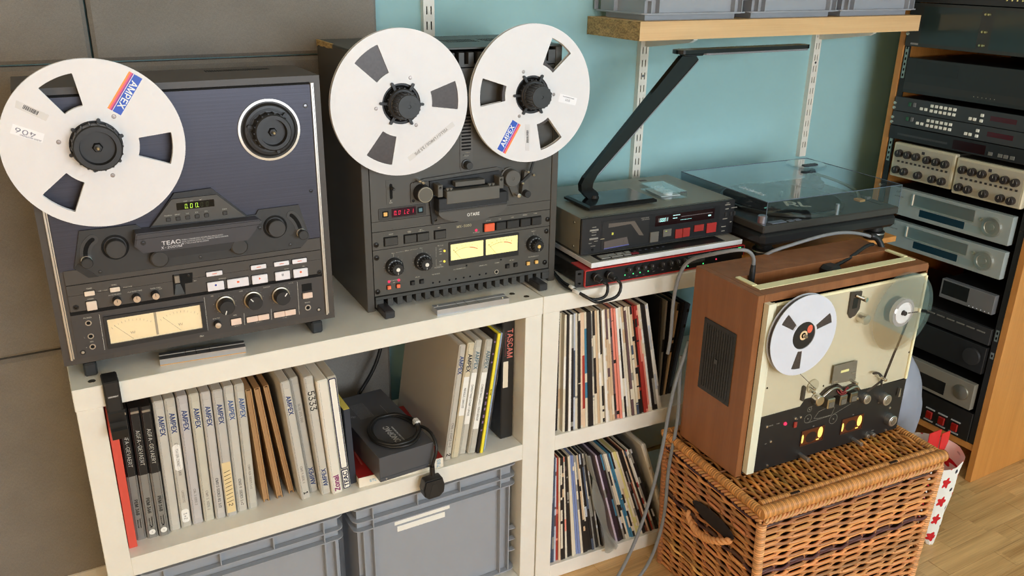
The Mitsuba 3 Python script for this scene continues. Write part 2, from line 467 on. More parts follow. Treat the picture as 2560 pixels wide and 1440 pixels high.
def make_reel(T, u, v, d, r, rot, label, pack, hole=.038, color=(226, 225, 226), win=(27, .062, .0, .853), back=.0085, name='tape_reel', group=None, screws=(0, 120, 240), mat='vc_satin', sr=.052):
    """a metal reel whose front flange lies d out from the deck's front plane"""
    R = Dev(name, T, label, 'tape reel', group)
    fl = disc(u, v, r, 40).difference(disc(u, v, hole, 20))
    for a in (rot, rot + 120, rot + 240):
        fl = fl.difference(sector(u, v, a, win[0], win[1], r * win[3]))
    R.add('front_flange', plate(fl, d - .0012, d), mat, color)
    R.add('back_flange', plate(fl, d - back - .0012, d - back), mat, color)
    if pack:
        R.add('tape_pack', lathe(u, v, [(hole + .004, d - back + .0002), (pack, d - back + .0002), (pack, d - .0016), (hole + .004, d - .0016)], 64), 'tape_brown', smooth=True, label='wound brown tape')
    R.add('hub', lathe(u, v, [(hole + .006, d - back + .0001), (hole + .006, d - .0013), (hole, d - .0013), (hole, d - back + .0001)], 40), 'vc_satin', (200, 200, 200), True)
    for a in screws:
        x, y = u + sr * math.cos(math.radians(a)), v + sr * math.sin(math.radians(a))
        R.add('screw', [lathe(x, y, [(.0034, d), (.0028, d + .0007), (0, d + .0008)], 12)], 'vc_metal', (150, 140, 135), True)
    return R


def ampex_label(R, cu, cv, ang, d, L=.066, W=.0213):
    t = math.radians(ang); c, s = math.cos(t), math.sin(t)

    def q(a0, a1, b0, b1):
        return [(cu + a * c - b * s, cv + a * s + b * c) for a, b in ((a0, b0), (a1, b0), (a1, b1), (a0, b1))]
    b = -W / 2
    for w, col in ((.0026, (250, 150, 60)), (.0026, (244, 92, 120)), (.0022, (150, 60, 150)), (.0009, (240, 240, 240)), (None, (44, 84, 190))):
        b1 = W / 2 if w is None else b + w
        R.add('label_band', plate(q(-L / 2, L / 2, b, b1), d, d + .00015), 'vc_satin', col)
        b = b1
    o = .0045
    R.add('lettering', text('AMPEX', .0098, cu - o * s, cv + o * c, d + .0002, t, bold=True), 'vc_satin', (240, 240, 240))


def sticker(R, pts, d, col=(240, 240, 242)):
    R.add('sticker', plate(pts, d, d + .0002), 'vc_satin', col)


def barcode(R, cu, cv, ang, d, L, H, n=26, seed=1):
    rg = np.random.default_rng(seed); t = math.radians(ang); c, s = math.cos(t), math.sin(t); out, x = [], -L / 2
    while x < L / 2:
        w = rg.choice([.0004, .0007, .001])
        out.append(plate([(cu + a * c - b * s, cv + a * s + b * c) for a, b in ((x, -H / 2), (x + w, -H / 2), (x + w, H / 2), (x, H / 2))], d, d + .0001)); x += w + rg.choice([.0004, .0007])
    R.add('barcode', out, 'vc_matte', (50, 50, 55))


def nab_hub(D, u, v, d0, rot, r=.0345, out=.026, knob=(.026, .013), pin=True, name='hub_adapter', tabs=6, tabr=.0395):
    """the black hub adapter that holds a big reel on the spindle; d0 is the reel's front"""
    k = D.add(name, [lathe(u, v, [(.0375, d0 - .012), (.0375, d0 - .003), (.034, d0 - .003), (.030, d0 - .008), (r * .8, d0 - .008)], 48)], 'vc_satin', (30, 30, 31), True)
    n = 60
    prof = [(r, d0 - .008), (r, d0 + out - .002), (r - .002, d0 + out), (r * .74, d0 + out), (r * .70, d0 + out - .010), (0, d0 + out - .010)]
    D.add('grip_ring', lathe(u, v, prof, n), 'vc_satin', (30, 30, 31), True, parent=k)
    rid = []
    for a in np.arange(0, 360, 20):
        t = math.radians(a); x, y = u + (r + .0002) * math.cos(t), v + (r + .0002) * math.sin(t)
        rid.append(lathe(x, y, [(.0016, d0 - .002), (.0016, d0 + out - .004), (0, d0 + out - .004)], 8))
    D.add('grip_ridges', rid, 'vc_satin', (34, 34, 35), True, parent=k)
    for i in range(tabs):
        t = math.radians(rot + i * 360 / tabs)
        p = LineString([(u + .030 * math.cos(t), v + .030 * math.sin(t)), (u + tabr * math.cos(t), v + tabr * math.sin(t))]).buffer(.0026, quad_segs=4)
        D.add('tab', plate(p, d0 + .0003, d0 + .0045), 'vc_satin', (28, 28, 29), parent=k)
    if pin:
        D.add('spindle', lathe(u, v, [(.0026, d0 + out - .0095), (.0026, d0 + out + .004), (.0018, d0 + out + .005), (0, d0 + out + .005)], 16), 'vc_chrome', (210, 195, 160), True, parent=k)
        D.add('spindle_boss', lathe(u, v, [(.008, d0 + out - .0099), (.006, d0 + out - .005), (0, d0 + out - .005)], 6), 'vc_satin', (22, 22, 23), True, parent=k)
    return k


def tape_fn(p, n, uv):
    return mi.Color3f(lin((64, 56, 54)).tolist()) * (0.85 + 0.3 * noise(p.x * 300, p.z * 300))


bsdf('tape_brown', proc(tape_fn), 0.35)


def screw(D, u, v, d, r=.0034, col=(60, 60, 62), ring=None, mat='vc_metal'):
    k = D.add('screw', lathe(u, v, [(r, d), (r * .85, d + r * .35), (r * .45, d + r * .4), (r * .4, d + r * .05), (0, d + r * .05)], 14), mat, col, True)
    if ring:
        D.add('ring', lathe(u, v, [(r * 1.5, d - .0002), (r * 1.5, d + .0004), (r, d + .0004)], 14), 'vc_satin', ring, True, parent=k)


def button(D, u, v, w, h, d0, d1, col, part='button', mat='vc_satin', b=.0008, surround=.0009, **more):
    k = D.add(part, box(u - w / 2, u + w / 2, -d1, -d0, v - h / 2, v + h / 2, b), mat, col, **more)
    if surround:
        s = surround
        D.add('recess', plate(rrect(u - w / 2 - s, u + w / 2 + s, v - h / 2 - s, v + h / 2 + s, .0008), d0 - .0004, d0 + .0002), 'vc_matte', (14, 14, 14), parent=k)
    return k


def jack(D, u, v, r, d, ring=(190, 186, 180)):
    k = D.add('jack_socket', lathe(u, v, [(r, d), (r, d + .0016), (r * .62, d + .0016), (r * .58, d + .0004)], 24), 'vc_metal', ring, True)
    D.add('hole', lathe(u, v, [(r * .6, d + .0005), (0, d + .0005)], 20), 'vc_matte', (8, 8, 8), True, parent=k)
    return k


def lines(D, segs, d, w=.0005, col=(200, 198, 190), part='printed_line'):
    D.add(part, [plate(LineString(s).buffer(w / 2, cap_style='flat'), d, d + .00012) for s in segs], 'vc_matte', col)


# ------------------------------------------------ left recorder
TT_ = frame((-.003, .047, .7945), -.0096)
A = Dev('tape_recorder', TT_, 'large dark brown reel recorder with one silver reel, left end of the shelf', 'tape recorder')
W, H = .4695, .459
pl = Polygon([(0, 0), (W, 0), (W, .150), (W - .02, .166), (.0, .166)])
m = trimesh.creation.extrude_polygon(pl, H, engine='earcut')
A.add('cabinet', m, 'vc_satin', (66, 61, 57))
A.add('cabinet_rear', box(.03, W - .05, .167, .235, .02, .40, .003), 'vc_satin', (58, 55, 52))
vs = [box(u, u + .0026, y, y + .0085, H, H + .0003) for y in (.111, .124) for u in np.arange(.300, .412, .0042)]
A.add('vent_slots', vs, 'vc_matte', (16, 16, 16))
for a, b in ((.0108, .0174), (.4518, .4583)):
    A.add('side_trim', [box(a, (a + b) / 2 + .0006, -.0045, 0, .0098, .4473, .0006), box((a + b) / 2 + .0004, b, -.003, 0, .0112, .4473, .0006)], 'vc_metal', (212, 208, 200), label='bright aluminium trim strip')
A.add('top_gap', plate(rrect(.018, .4512, .4445, .4482, .0003), 0, .0004), 'vc_matte', (10, 10, 11))
A.add('front_panel', plate(rrect(.0178, .4514, .166, .4442, .0005), 0, .0018), 'brushed_dark')
A.add('lower_panel', plate(Polygon([(.0240, .0958), (.4495, .0958), (.4498, .1655), (.414, .1655), (.4135, .1515), (.0600, .1515), (.0445, .1678), (.0240, .1678)]), 0, .0035), 'vc_satin', (66, 62, 58))
A.add('strip_line', [plate(rrect(.0242, .4497, .1415, .1429, .0002), .0035, .0037), plate(rrect(.0242, .4497, .1236, .1240, .0002), .0035, .0037)], 'vc_matte', (22, 21, 20))
A.add('base_panel', plate(rrect(.0225, .4500, .0105, .0890, .0005), 0, .0016), 'vc_satin', (60, 57, 56))
A.add('panel_gap', plate(rrect(.0225, .4500, .0890, .0955, .0003), 0, .0006), 'vc_matte', (16, 15, 15))
# cast head plate
pl = Polygon([(.0572, .2330), (.1423, .2325), (.150, .2250), (.338, .2250), (.343, .2330), (.4148, .2336), (.4306, .1696), (.4138, .1533), (.0594, .1524), (.0407, .1713)])
A.add('head_plate', plate(pl, 0.0018, .0062), 'vc_satin', (44, 44, 44))
A.add('plate_bevel', [plate(Polygon([(.0407, .1713), (.0594, .1524), (.0740, .1524), (.0475, .1790)]), .0062, .0072)], 'vc_satin', (30, 30, 30))
cov = Polygon([(.2074, .2790), (.2673, .2811), (.3300, .2180), (.1580, .2190)])
A.add('display_hood', plate(cov, .0018, .0085), 'vc_satin', (30, 30, 31))
inn = Polygon([(.2014, .2700), (.2741, .2700), (.3185, .2260), (.1660, .2290)])
k = A.add('display_panel', plate(inn, .0085, .0125), 'vc_satin', (72, 69, 64))
A.add('display_window', plate(rrect(.2077, .2688, .2505, .2628, .0004), .0125, .0129), 'vc_gloss', (12, 13, 12), parent=k)
A.add('counter_digits', sevenseg('0.00.', .2205, .2522, .0078, .0086, .0130), 'lit_green', parent=k, **L_GREEN)
A.add('dim_digits', sevenseg('00', .2205 + .0086 * 3, .2522, .0078, .0086, .0130), 'vc_matte', (64, 74, 52), parent=k)
A.add('lettering', [text('HOUR', .0016, .2225, .2645, .0126), text('MIN', .0016, .2325, .2645, .0126), text('SEC', .0016, .2475, .2645, .0126)] +
      [text(t, .0018, u, .2434, .0126) for t, u in (('PROGRAM', .1925), ('REPEAT', .2079), ('CUE', .2233), ('RTZ', .2386), ('STZ', .2538), ('CLEAR', .2845))], 'vc_matte', (190, 188, 180), parent=k)
for u in (.1925, .2079, .2233, .2386, .2538, .2845):
    A.add('counter_button', box(u - .0038, u + .0038, -.0140, -.0124, .2330, .2398, .0008), 'vc_satin', (46, 44, 42), parent=k)
# head cover bar
hb = Polygon([(.1378, .2246), (.3358, .2235), (.3414, .2190), (.3147, .1886), (.1449, .1900), (.1329, .2039)])
k = A.add('head_cover', [plate(hb, .0062, .033), plate(hb.buffer(-.002), .033, .0348)], 'vc_satin', (58, 56, 60), label='dark head cover bar with white lettering')
A.add('cover_groove', plate(rrect(.1345, .3405, .2147, .2153, .0002), .0348, .0350), 'vc_matte', (28, 28, 29), parent=k)
A.add('lettering', [text('TEAC', .0066, .1893, .2035, .0349, bold=True, stretch=1.25), text('X-2000M', .0044, .1893, .1958, .0349, stretch=1.15),
                    text('COBALT AMORPHOUS RECORD/PLAYBACK HEADS', .0020, .2065, .2052, .0349, align='l'), text('DUAL CAPSTAN DRIVE, FULL TENSION SERVO CONTROL', .0020, .2065, .2018, .0349, align='l'),
                    text('2 TRACK MASTER RECORDER', .0020, .2100, .1984, .0349, align='l'), box(.2043, .2046, -.0352, -.0348, .193, .2065), box(.2065, .2085, -.0352, -.0348, .1973, .1995)], 'vc_matte', (205, 202, 205), parent=k)
for u in (.1467, .3365):
    screw(A, u, .2083, .0348, .0028, (70, 70, 72), (26, 26, 26))
A.add('head_block', plate(Polygon([(.160, .19), (.30, .19), (.285, .172), (.18, .172)]), .0062, .020), 'vc_satin', (30, 29, 30))
# tension arms
for s, pts, kn in ((-1, [(.0741, .2164), (.066, .209), (.0612, .198), (.0604, .1885)], (.0604, .1826)), (1, [(.3996, .2161), (.406, .209), (.411, .199), (.4138, .190)], (.4147, .1812))):
    c = LineString(curve(pts, 14))
    k = A.add('tension_arm', plate(c.buffer(.0085), .0062, .0072), 'vc_satin', (52, 52, 52))
    A.add('slot', plate(c.buffer(.0033), .0072, .0074), 'vc_matte', (8, 8, 8), parent=k)
    A.add('guide_roller', [lathe(*kn, [(.0085, .0065), (.0085, .010), (.0078, .0105), (.0078, .019)], 28)], 'vc_chrome', (215, 212, 208), True, parent=k)
    A.add('roller_cap', lathe(*kn, [(.0088, .019), (.0088, .024), (.0078, .025), (0, .025)], 28), 'vc_satin', (38, 38, 38), True, parent=k)
for u, v in ((.1059, .1986), (.3693, .1985)):
    k = A.add('tape_roller', lathe(u, v, [(.0212, .0062), (.0205, .0095), (.0175, .0065), (.0158, .0065)], 40), 'vc_satin', (50, 50, 50), True)
    A.add('roller_cap', lathe(u, v, [(.0155, .0065), (.0155, .0205), (.0145, .0215), (0, .0215)], 40), 'vc_satin', (50, 49, 48), True, parent=k)
for u, v in ((.1698, .1718), (.3017, .1745)):
    k = A.add('pinch_roller', lathe(u, v, [(.0148, .0062), (.0148, .019), (.0125, .0205), (0, .0205)], 36), 'vc_satin', (50, 49, 48), True)
for u, v in ((.0776, .1599), (.3939, .1610), (.2366, .1610)):
    screw(A, u, v, .0062, .0024, (84, 84, 84), (30, 30, 30))
for u, v, r in ((.4409, .4081, .003), (.4402, .2554, .0026)):
    screw(A, u, v, .0018, r, (150, 150, 155) if v > .4 else (60, 60, 66), (30, 30, 34))
for u, v in ((.0330, .1035), (.4443, .0985)):
    screw(A, u, v, .0035, .0032, (52, 50, 48), (24, 23, 22))
for u, v in ((.0310, .0208), (.4387, .0226)):
    screw(A, u, v, .0016, .0030, (190, 186, 178), (20, 20, 20))
# keys
WHT = (232, 228, 232)
for u, w in ((.2565, .0275), (.3336, .0275), (.3752, .0275), (.4083, .0272)):
    button(A, u, .1270, w, .0085, .0035, .0065, WHT, 'key')
for u, w in ((.2563, .0285), (.2949, .0375), (.3337, .0280), (.3750, .0272), (.4086, .0270)):
    button(A, u, .1038, w, .0165, .0035, .0075, WHT, 'key')
A.add('lettering', [text('PAUSE', .0018, .3836, .1150, .0036), text('REC', .0018, .4155, .1150, .0036), text('SPOOLING', .0018, .2694, .1150, .0036), text('TIMER', .0020, .057, .1330, .0036), text('SPEED', .0020, .095, .1330, .0036), text('POWER', .0020, .0563, .1144, .0036),
                    text('AUTO REWIND', .0020, .0938, .1158, .0036), text('PLAYBACK HEAD', .0020, .1252, .1162, .0036), text('MODE CONT.', .0020, .1585, .1162, .0036), text('AUTO', .0014, .1655, .1135, .0036), text('LOCK', .0014, .2230, .1185, .0036),
                    text('PHONES', .0022, .0470, .0814, .0017), text('MIC', .0020, .0472, .0376, .0017), text('L', .0020, .0376, .0473, .0017), text('R', .0020, .0379, .0284, .0017), text('MIC', .0020, .2488, .0845, .0017), text('LINE', .0020, .2991, .0850, .0017),
                    text('OUTPUT', .0022, .3452, .0848, .0017), text('L-O-R', .0018, .3900, .0850, .0017), text('BIAS FINE', .0018, .2514, .0408, .0017), text('TAPE', .0018, .2840, .0408, .0017), text('REMOTE', .0018, .4180, .0412, .0017),
                    text('dbx', .0030, .2230, .0120, .0017), text('NOR -- 7.5/15', .0014, .0700, .1260, .0036, align='l'), text('15 ips / 7.5 ips', .0014, .1085, .1262, .0036, align='l')] +
      [text('-- IN  OUT --', .0014, u, .0215 - .0025, .0017) for u in (.285, .324, .3735)] + [text('ON  OFF', .0014, .4188, .0490, .0017)], 'vc_matte', (198, 192, 180))
A.add('key_marks', [plate(disc(.2563, .1060, .0018), .0075, .0077)], 'vc_matte', (60, 70, 150))
A.add('key_marks', [plate(rrect(.2929, .2969, .1040, .1072, .0002), .0075, .0077), plate([(.3320, .1035), (.3320, .1078), (.3355, .1056)], .0075, .0077), plate(disc(.4086, .1060, .0020), .0075, .0077)] +
      [plate(rrect(u - .004, u + .004, .1266, .1277, .0002), .0065, .0067) for u in (.2565, .3336, .3752, .4083)], 'vc_matte', (226, 110, 80))
A.add('key_marks', [plate(rrect(u, u + .001, .1035, .1082, .0001), .0075, .0077) for u in (.3735, .3755)], 'vc_matte', (90, 90, 100))
button(A, .0565, .1245, .0158, .0084, .0035, .0060, (226, 208, 190), 'switch')
button(A, .0952, .1247, .0158, .0082, .0035, .0060, (226, 208, 190), 'switch')
button(A, .0566, .1028, .0160, .0160, .0035, .0070, (226, 208, 190), 'power_button')
for u in (.0953, .1257, .1557):
    k = A.add('small_knob', lathe(u, .1060, [(.0068, .0035), (.0062, .016), (.0060, .017)], 28), 'vc_satin', (28, 27, 26), True)
    A.add('knob_face', lathe(u, .1060, [(.0060, .0170), (.0058, .0178), (0, .0178)], 28), 'vc_metal', (214, 198, 180), True, parent=k)
    A.add('pointer', box(u - .0003, u + .0003, -.0180, -.0176, .1060, .1115), 'vc_matte', (40, 38, 36), parent=k)
rc = Polygon([(.1877, .1352), (.2209, .1345), (.2188, .1167), (.2060, .1163), (.2049, .0969), (.1856, .0990)])
k = A.add('edit_lever_recess', plate(rc, .0036, .0042), 'vc_matte', (18, 18, 18))
A.add('lever', box(.1890, .1985, -.010, -.004, .1205, .1352, .001), 'vc_metal', (150, 146, 140), parent=k)
A.add('lever_foot', plate([(.1905, .1180), (.1985, .1180), (.2035, .0985), (.1870, .0990)], .0042, .0058), 'vc_satin', (60, 66, 70), parent=k)
screw(A, .2135, .1305, .0042, .0026, (60, 58, 56))
# level meters behind glass
k = A.add('meter_bezel', plate(Polygon([(.0705, .0790), (.2325, .0768), (.2335, .0200), (.0700, .0196)]).difference(rrect(.0752, .2262, .0277, .0730, .001)), .0016, .0050), 'vc_satin', (34, 33, 33))
A.add('meter_face', plate(rrect(.0745, .2268, .027, .0735, .001), .0016, .0020), 'vc_satin', (250, 232, 190), parent=k)
A.add('meter_divider', box(.1490, .1530, -.0024, -.0019, .0300, .0720), 'vc_satin', (150, 140, 120), parent=k)
sc = []
for cu in (.112, .190):
    for a in np.linspace(125, 55, 12):
        t = math.radians(a); sc.append(plate(LineString([(cu + .052 * math.cos(t), .012 + .052 * math.sin(t)), (cu + .055 * math.cos(t), .012 + .055 * math.sin(t))]).buffer(.0002), .0020, .0021))
    sc.append(text('VU', .0040, cu, .042, .0020))
    sc.append(plate(LineString([(cu, .030), (cu - .027, .060)]).buffer(.0002), .0022, .0023))
A.add('meter_scale', sc, 'vc_matte', (130, 115, 92), parent=k)
A.add('meter_glass', box(.0745, .2268, -.0046, -.0040, .027, .0735), 'clear_glass', parent=k)
for u0, u1, v0, v1 in ((.0653, .0644, .0839, .0183), (.2352, .2347, .0849, .0203), (.4020, .4009, .0856, .0197), (.3003, .2995, .0415, .0185), (.3497, .3488, .0405, .0195)):
    lines(A, [[(u0, v0), (u1, v1)]], .0016, .0006)
for v in (.0722, .0480, .0286):
    jack(A, .0470, v, .0050, .0016)
k = jack(A, .4180, .0310, .0058, .0016)
for u, a in ((.2691, 250), (.3183, 128), (.3690, 52)):
    v = .0650
    k = A.add('level_knob', lathe(u, v, [(.0170, .0016), (.0165, .0055), (.0142, .0060), (.0138, .0075)], 40), 'vc_metal', (160, 150, 132), True)
    A.add('knob_body', lathe(u, v, [(.0136, .0060), (.0132, .0215), (.0124, .0228), (0, .0228)], 40), 'vc_satin', (28, 28, 29), True, parent=k)
    t = math.radians(a)
    A.add('pointer', plate(LineString([(u + .006 * math.cos(t), v + .006 * math.sin(t)), (u + .0118 * math.cos(t), v + .0118 * math.sin(t))]).buffer(.0010), .0228, .0231), 'vc_matte', (230, 226, 220), parent=k)
    A.add('scale_dots', [plate(disc(u + .0195 * math.cos(math.radians(q)), v + .0195 * math.sin(math.radians(q)), .0004, 3), .0016, .0018) for q in np.linspace(-45, 225, 11)], 'vc_matte', (190, 184, 172), parent=k)
k = A.add('bias_knob', lathe(.2514, .0312, [(.0062, .0016), (.0056, .0125)], 28), 'vc_satin', (40, 38, 36), True)
A.add('knob_face', lathe(.2514, .0312, [(.0058, .0125), (.0054, .0145), (0, .0150)], 8), 'vc_metal', (214, 200, 184), True, parent=k)
PK = (236, 208, 190)
button(A, .2849, .0282, .0185, .0125, .0016, .0045, PK, 'switch')
for u in (.3136, .3344, .3634, .3842):
    button(A, u, .0275, .0204, .0110, .0016, .0045, PK, 'switch')
button(A, .4188, .0562, .0185, .0110, .0016, .0060, PK, 'switch')
A.add('switch_recess', plate(rrect(.4095, .4285, .0640, .0790, .0006), .0016, .0019), 'vc_matte', (20, 20, 20))
for u in (.0378, .4331):
    A.add('foot', box(u - .0105, u + .0105, -.004, .06, -.0250, -.0007, .003), 'vc_satin', (36, 40, 44))
A.add('rear_feet', [box(u - .0105, u + .0105, .12, .15, -.0250, -.0007, .003) for u in (.0378, .4331)], 'vc_satin', (36, 40, 44))
# right-hand hub without a reel
k = A.add('reel_table', lathe(.3749, .3712, [(.0532, .0018), (.0532, .0048), (.0490, .0052), (.0478, .0022), (.040, .0022), (.0385, .0050)], 64), 'vc_metal', (226, 220, 208), True, label='bright ring of the empty right reel table')
A.add('table_face', lathe(.3749, .3712, [(.0480, .0026), (.0460, .0030), (.0420, .0075), (.0300, .0090)], 64), 'vc_satin', (26, 26, 27), True, parent=k)
nab_hub(A, .3749, .3712, .012, 45, r=.031, out=.022, tabs=3, tabr=.038)
rT = make_reel(TT_, .1016, .3730, .030, .1306, 112.5, 'big silver reel with a red and blue label and 406 sticker, on the left recorder', None, group=None, screws=(54, 170, 288))
nab_hub(A, .1016, .3730, .030, 78, r=.0350, out=.0285)
A.add('reel_table', lathe(.1016, .3730, [(.046, .0018), (.046, .012), (.036, .012), (.036, .0185)], 48), 'vc_satin', (30, 30, 31), True)
ampex_label(rT, .1528, .4494, 234.5, .0301)
pts = [(-.0050, .4139), (.0338, .3960), (.0286, .3828), (-.0111, .4006)]
sticker(rT, pts, .0301)
rT.add('lettering', [text('406', .0070, .0090, .3998, .0304, math.radians(155.3), stretch=1.6), text('AUDIO MASTERING', .0022, .0145, .3915, .0304, math.radians(155.3))], 'vc_satin', (120, 120, 135))
sticker(rT, [(.0051, .4481), (.0444, .4231), (.0386, .4146), (.0017, .4377)], .0301, (214, 212, 210))
barcode(rT, .0215, .4325, -33, .0304, .021, .0062)
# ------------------------------------------------ middle recorder
TO = frame((.551, .0915, ZT), -.0283)
B = Dev('tape_recorder', TO, 'dark grey reel recorder with two full silver reels and lit yellow meters', 'tape recorder')
GR, GRD, W, H = (74, 72, 67), (56, 55, 51), .4410, .5176
DEP = .250
B.add('side_board', box(0, .0153, -.001, DEP, 0, H - .004, .001), 'vc_satin', (70, 67, 62))
B.add('side_board', box(W - .0153, W, -.001, DEP, 0, H - .004, .001), 'vc_satin', (70, 67, 62))
B.add('top_board', box(.0, W, -.001, DEP, H - .004, H, .0008), 'vc_satin', (70, 74, 72))
B.add('bottom_board', box(.0154, W - .0154, .03, DEP, .012, .022), 'vc_matte', (30, 30, 30))
B.add('rear_panel', box(.0154, W - .0154, DEP - .006, DEP - .001, .022, H - .0041), 'vc_matte', (34, 34, 33))
# chipped edge of the cover board at the back left
rg = np.random.default_rng(3)
yy = np.linspace(.14, DEP, 9); ch = [(y, H - .0045 - .004 - .008 * rg.random() * (y - .12) / .15) for y in yy]
m = trimesh.creation.extrude_polygon(Polygon([(.14, H + .0004)] + ch + [(DEP + .0005, H + .0004)]), .004, engine='earcut'); v = np.array(m.vertices)
B.add('chipped_edge', mesh(np.c_[-.0008 + v[:, 2], v[:, 0], v[:, 1]], m.faces), 'chipboard', label='chipped raw edge of the top board')
for u0 in (.232, .320):
    for j in range(3):
        B.add('vent_slots', [box(u, u + .0030, .105 + j * .02, .118 + j * .02, H, H + .0003) for u in np.arange(u0, u0 + .070, .0062)], 'vc_matte', (20, 22, 22))
U0, U1 = .0166, .4244
# comb grilles above and below the panels
for z0, z1, n in ((.0085, .0312, 'lower'), (.480, .508, 'upper')):
    B.add('grille_back', box(U0, U1, .022, .026, z0, z1), 'vc_matte', (12, 12, 12))
    if n == 'lower':
        B.add('grille_bar', box(U0, U1, -.004, .010, z1 - .0062, z1, .0005), 'vc_satin', (62, 62, 60))
    else:
        B.add('grille_bar', box(U0, U1, -.002, .010, z0, z0 + .006, .0005), 'vc_satin', (62, 62, 60))
    e = [U0, .0338] + list(np.arange(.0424, .400, .02055)) + [.4075, U1]
    for i in range(len(e) - 1):
        if i == 0:
            a, b = U0, .0338
        elif i == len(e) - 2:
            a, b = .4075, U1
        else:
            a = .0424 + (i - 1) * .02055; b = a + .0120
        B.add('grille_tooth', box(a, b, -.004 if n == 'lower' else -.002, .018, z0, (z1 - .0062) if n == 'lower' else z1, .0006), 'vc_satin', (62, 62, 60))
# panels
PAN = [(.0325, .1302, 'amplifier_panel'), (.1312, .1678, 'key_panel'), (.1688, .1890, 'strip_panel'), (.1897, .478, 'transport_panel')]
for a, b, n in PAN:
    B.add(n, plate(rrect(U0, U1, a, b, .0006), -.004, 0), 'vc_satin', GR)
B.add('panel_backing', box(U0, U1, .005, .012, .0325, .479), 'vc_matte', (14, 14, 14))
for u, v in ((.0241, .1424), (.0236, .1150), (.0227, .0422), (.4190, .1464), (.4170, .1193), (.4150, .0468)):
    k = B.add('panel_screw', lathe(u, v, [(.0055, 0), (.0055, .0012), (.0036, .0013), (.0034, .0024), (.0016, .0030), (0, .0018)], 16), 'vc_metal', (54, 52, 50), True)
# cue lever
k = B.add('cue_plate', plate(rrect(.0492, .0668, .2228, .2714, .001), 0, .0008), 'vc_satin', (74, 72, 66))
B.add('slot', plate(rrect(.0562, .0622, .2330, .2640, .0028), .0008, .0010), 'vc_matte', (10, 10, 10), parent=k)
B.add('cue_lever', [lathe(.0600, .2560, [(.0030, .0008), (.0030, .016), (.0024, .018), (0, .018)], 16)], 'vc_satin', (50, 50, 48), True, parent=k)
B.add('lettering', [text('CUE', .0022, .0578, .2258, .0008), plate([(.0565, .2300), (.0589, .2300), (.0577, .2280)], .0008, .0010)], 'vc_matte', (214, 212, 204), parent=k)
# counter
k = B.add('counter_bezel', plate(rrect(.0316, .1322, .1915, .2155, .002), 0, .0016), 'vc_satin', (48, 46, 42))
B.add('counter_window', plate(rrect(.0585, .1100, .1953, .2128, .0006), .0016, .0019), 'vc_gloss', (40, 10, 34), parent=k)
B.add('counter_digits', sevenseg('0.01.21', .0628, .1998, .0086, .0092, .0020, .14), 'lit_red', parent=k, **L_RED)
button(B, .0453, .2037, .0082, .0082, .0016, .0034, (240, 190, 110), 'counter_button', surround=.0022)
button(B, .1197, .2040, .0082, .0082, .0016, .0034, (90, 126, 138), 'counter_button', surround=.0022)
# left roller and its base
k = B.add('roller_base', plate(rrect(.0999, .1392, .2190, .2615, .004), 0, .0030), 'vc_satin', (72, 69, 62))
B.add('roller_body', lathe(.1225, .2400, [(.0180, .0030), (.0170, .0230), (.0160, .0240)], 40), 'vc_satin', (26, 26, 26), True, parent=k)
B.add('roller_face', lathe(.1225, .2400, [(.0165, .0240), (.0160, .0248), (.0146, .0250), (0, .0250)], 40), 'vc_satin', (92, 88, 78), True, parent=k)
B.add('roller_ring', lathe(.1225, .2400, [(.0150, .0250), (.0150, .0253), (.0143, .0253), (.0143, .0250)], 40), 'vc_metal', (170, 162, 140), True, parent=k)
screw(B, .1045, .2245, .003, .0030, (44, 42, 40))
for u, v, d in ((.1144, .2668, .018), (.1195, .2640, .024)):
    B.add('guide_pin', [lathe(u, v, [(.0030, 0), (.0030, d), (.0020, d + .001), (0, d + .001)], 16)], 'vc_chrome', (220, 218, 210), True)
# right side: pinch roller, capstan, lever, tension arm
k = B.add('pinch_roller', lathe(.3200, .2525, [(.0205, 0), (.0205, .006), (.0182, .007), (.0178, .0215), (.0168, .0225), (.0035, .0225), (.0030, .0218), (0, .0218)], 44), 'vc_satin', (84, 82, 78), True)
B.add('pinch_arm', plate(LineString([(.3205, .2490), (.3355, .2150)]).buffer(.0080), 0, .0055), 'vc_satin', (78, 76, 70))
B.add('capstan', lathe(.3352, .2145, [(.0030, .0055), (.0030, .020), (.0045, .020), (.0045, .0225), (.0018, .0228), (0, .0226)], 20), 'vc_chrome', (205, 202, 196), True)
c = LineString([(.3560, .2610), (.3545, .2200)])
k = B.add('lever', plate(Polygon([(.3515, .2630), (.3595, .2630), (.3620, .2180), (.3455, .2180)]).union(disc(.3538, .2175, .0083)), .004, .014), 'vc_satin', (78, 76, 71))
B.add('lever_knob', lathe(.3538, .2160, [(.0078, .014), (.0074, .0260), (.0066, .0268), (0, .0268)], 24), 'vc_satin', (30, 31, 32), True, parent=k)
k = B.add('tension_arm', [plate(LineString([(.3650, .2580), (.3430, .2405)]).buffer(.0030), .014, .018), plate(LineString([(.3650, .2590), (.3780, .3000)]).buffer(.0022), .012, .015)], 'vc_satin', (28, 28, 28))
for u, v in ((.3700, .2550), (.3440, .2400), (.3570, .2630)):
    B.add('pin', lathe(u, v, [(.0028, .010), (.0028, .0225), (.0018, .0235), (0, .0235)], 14), 'vc_chrome', (226, 224, 216), True, parent=k)
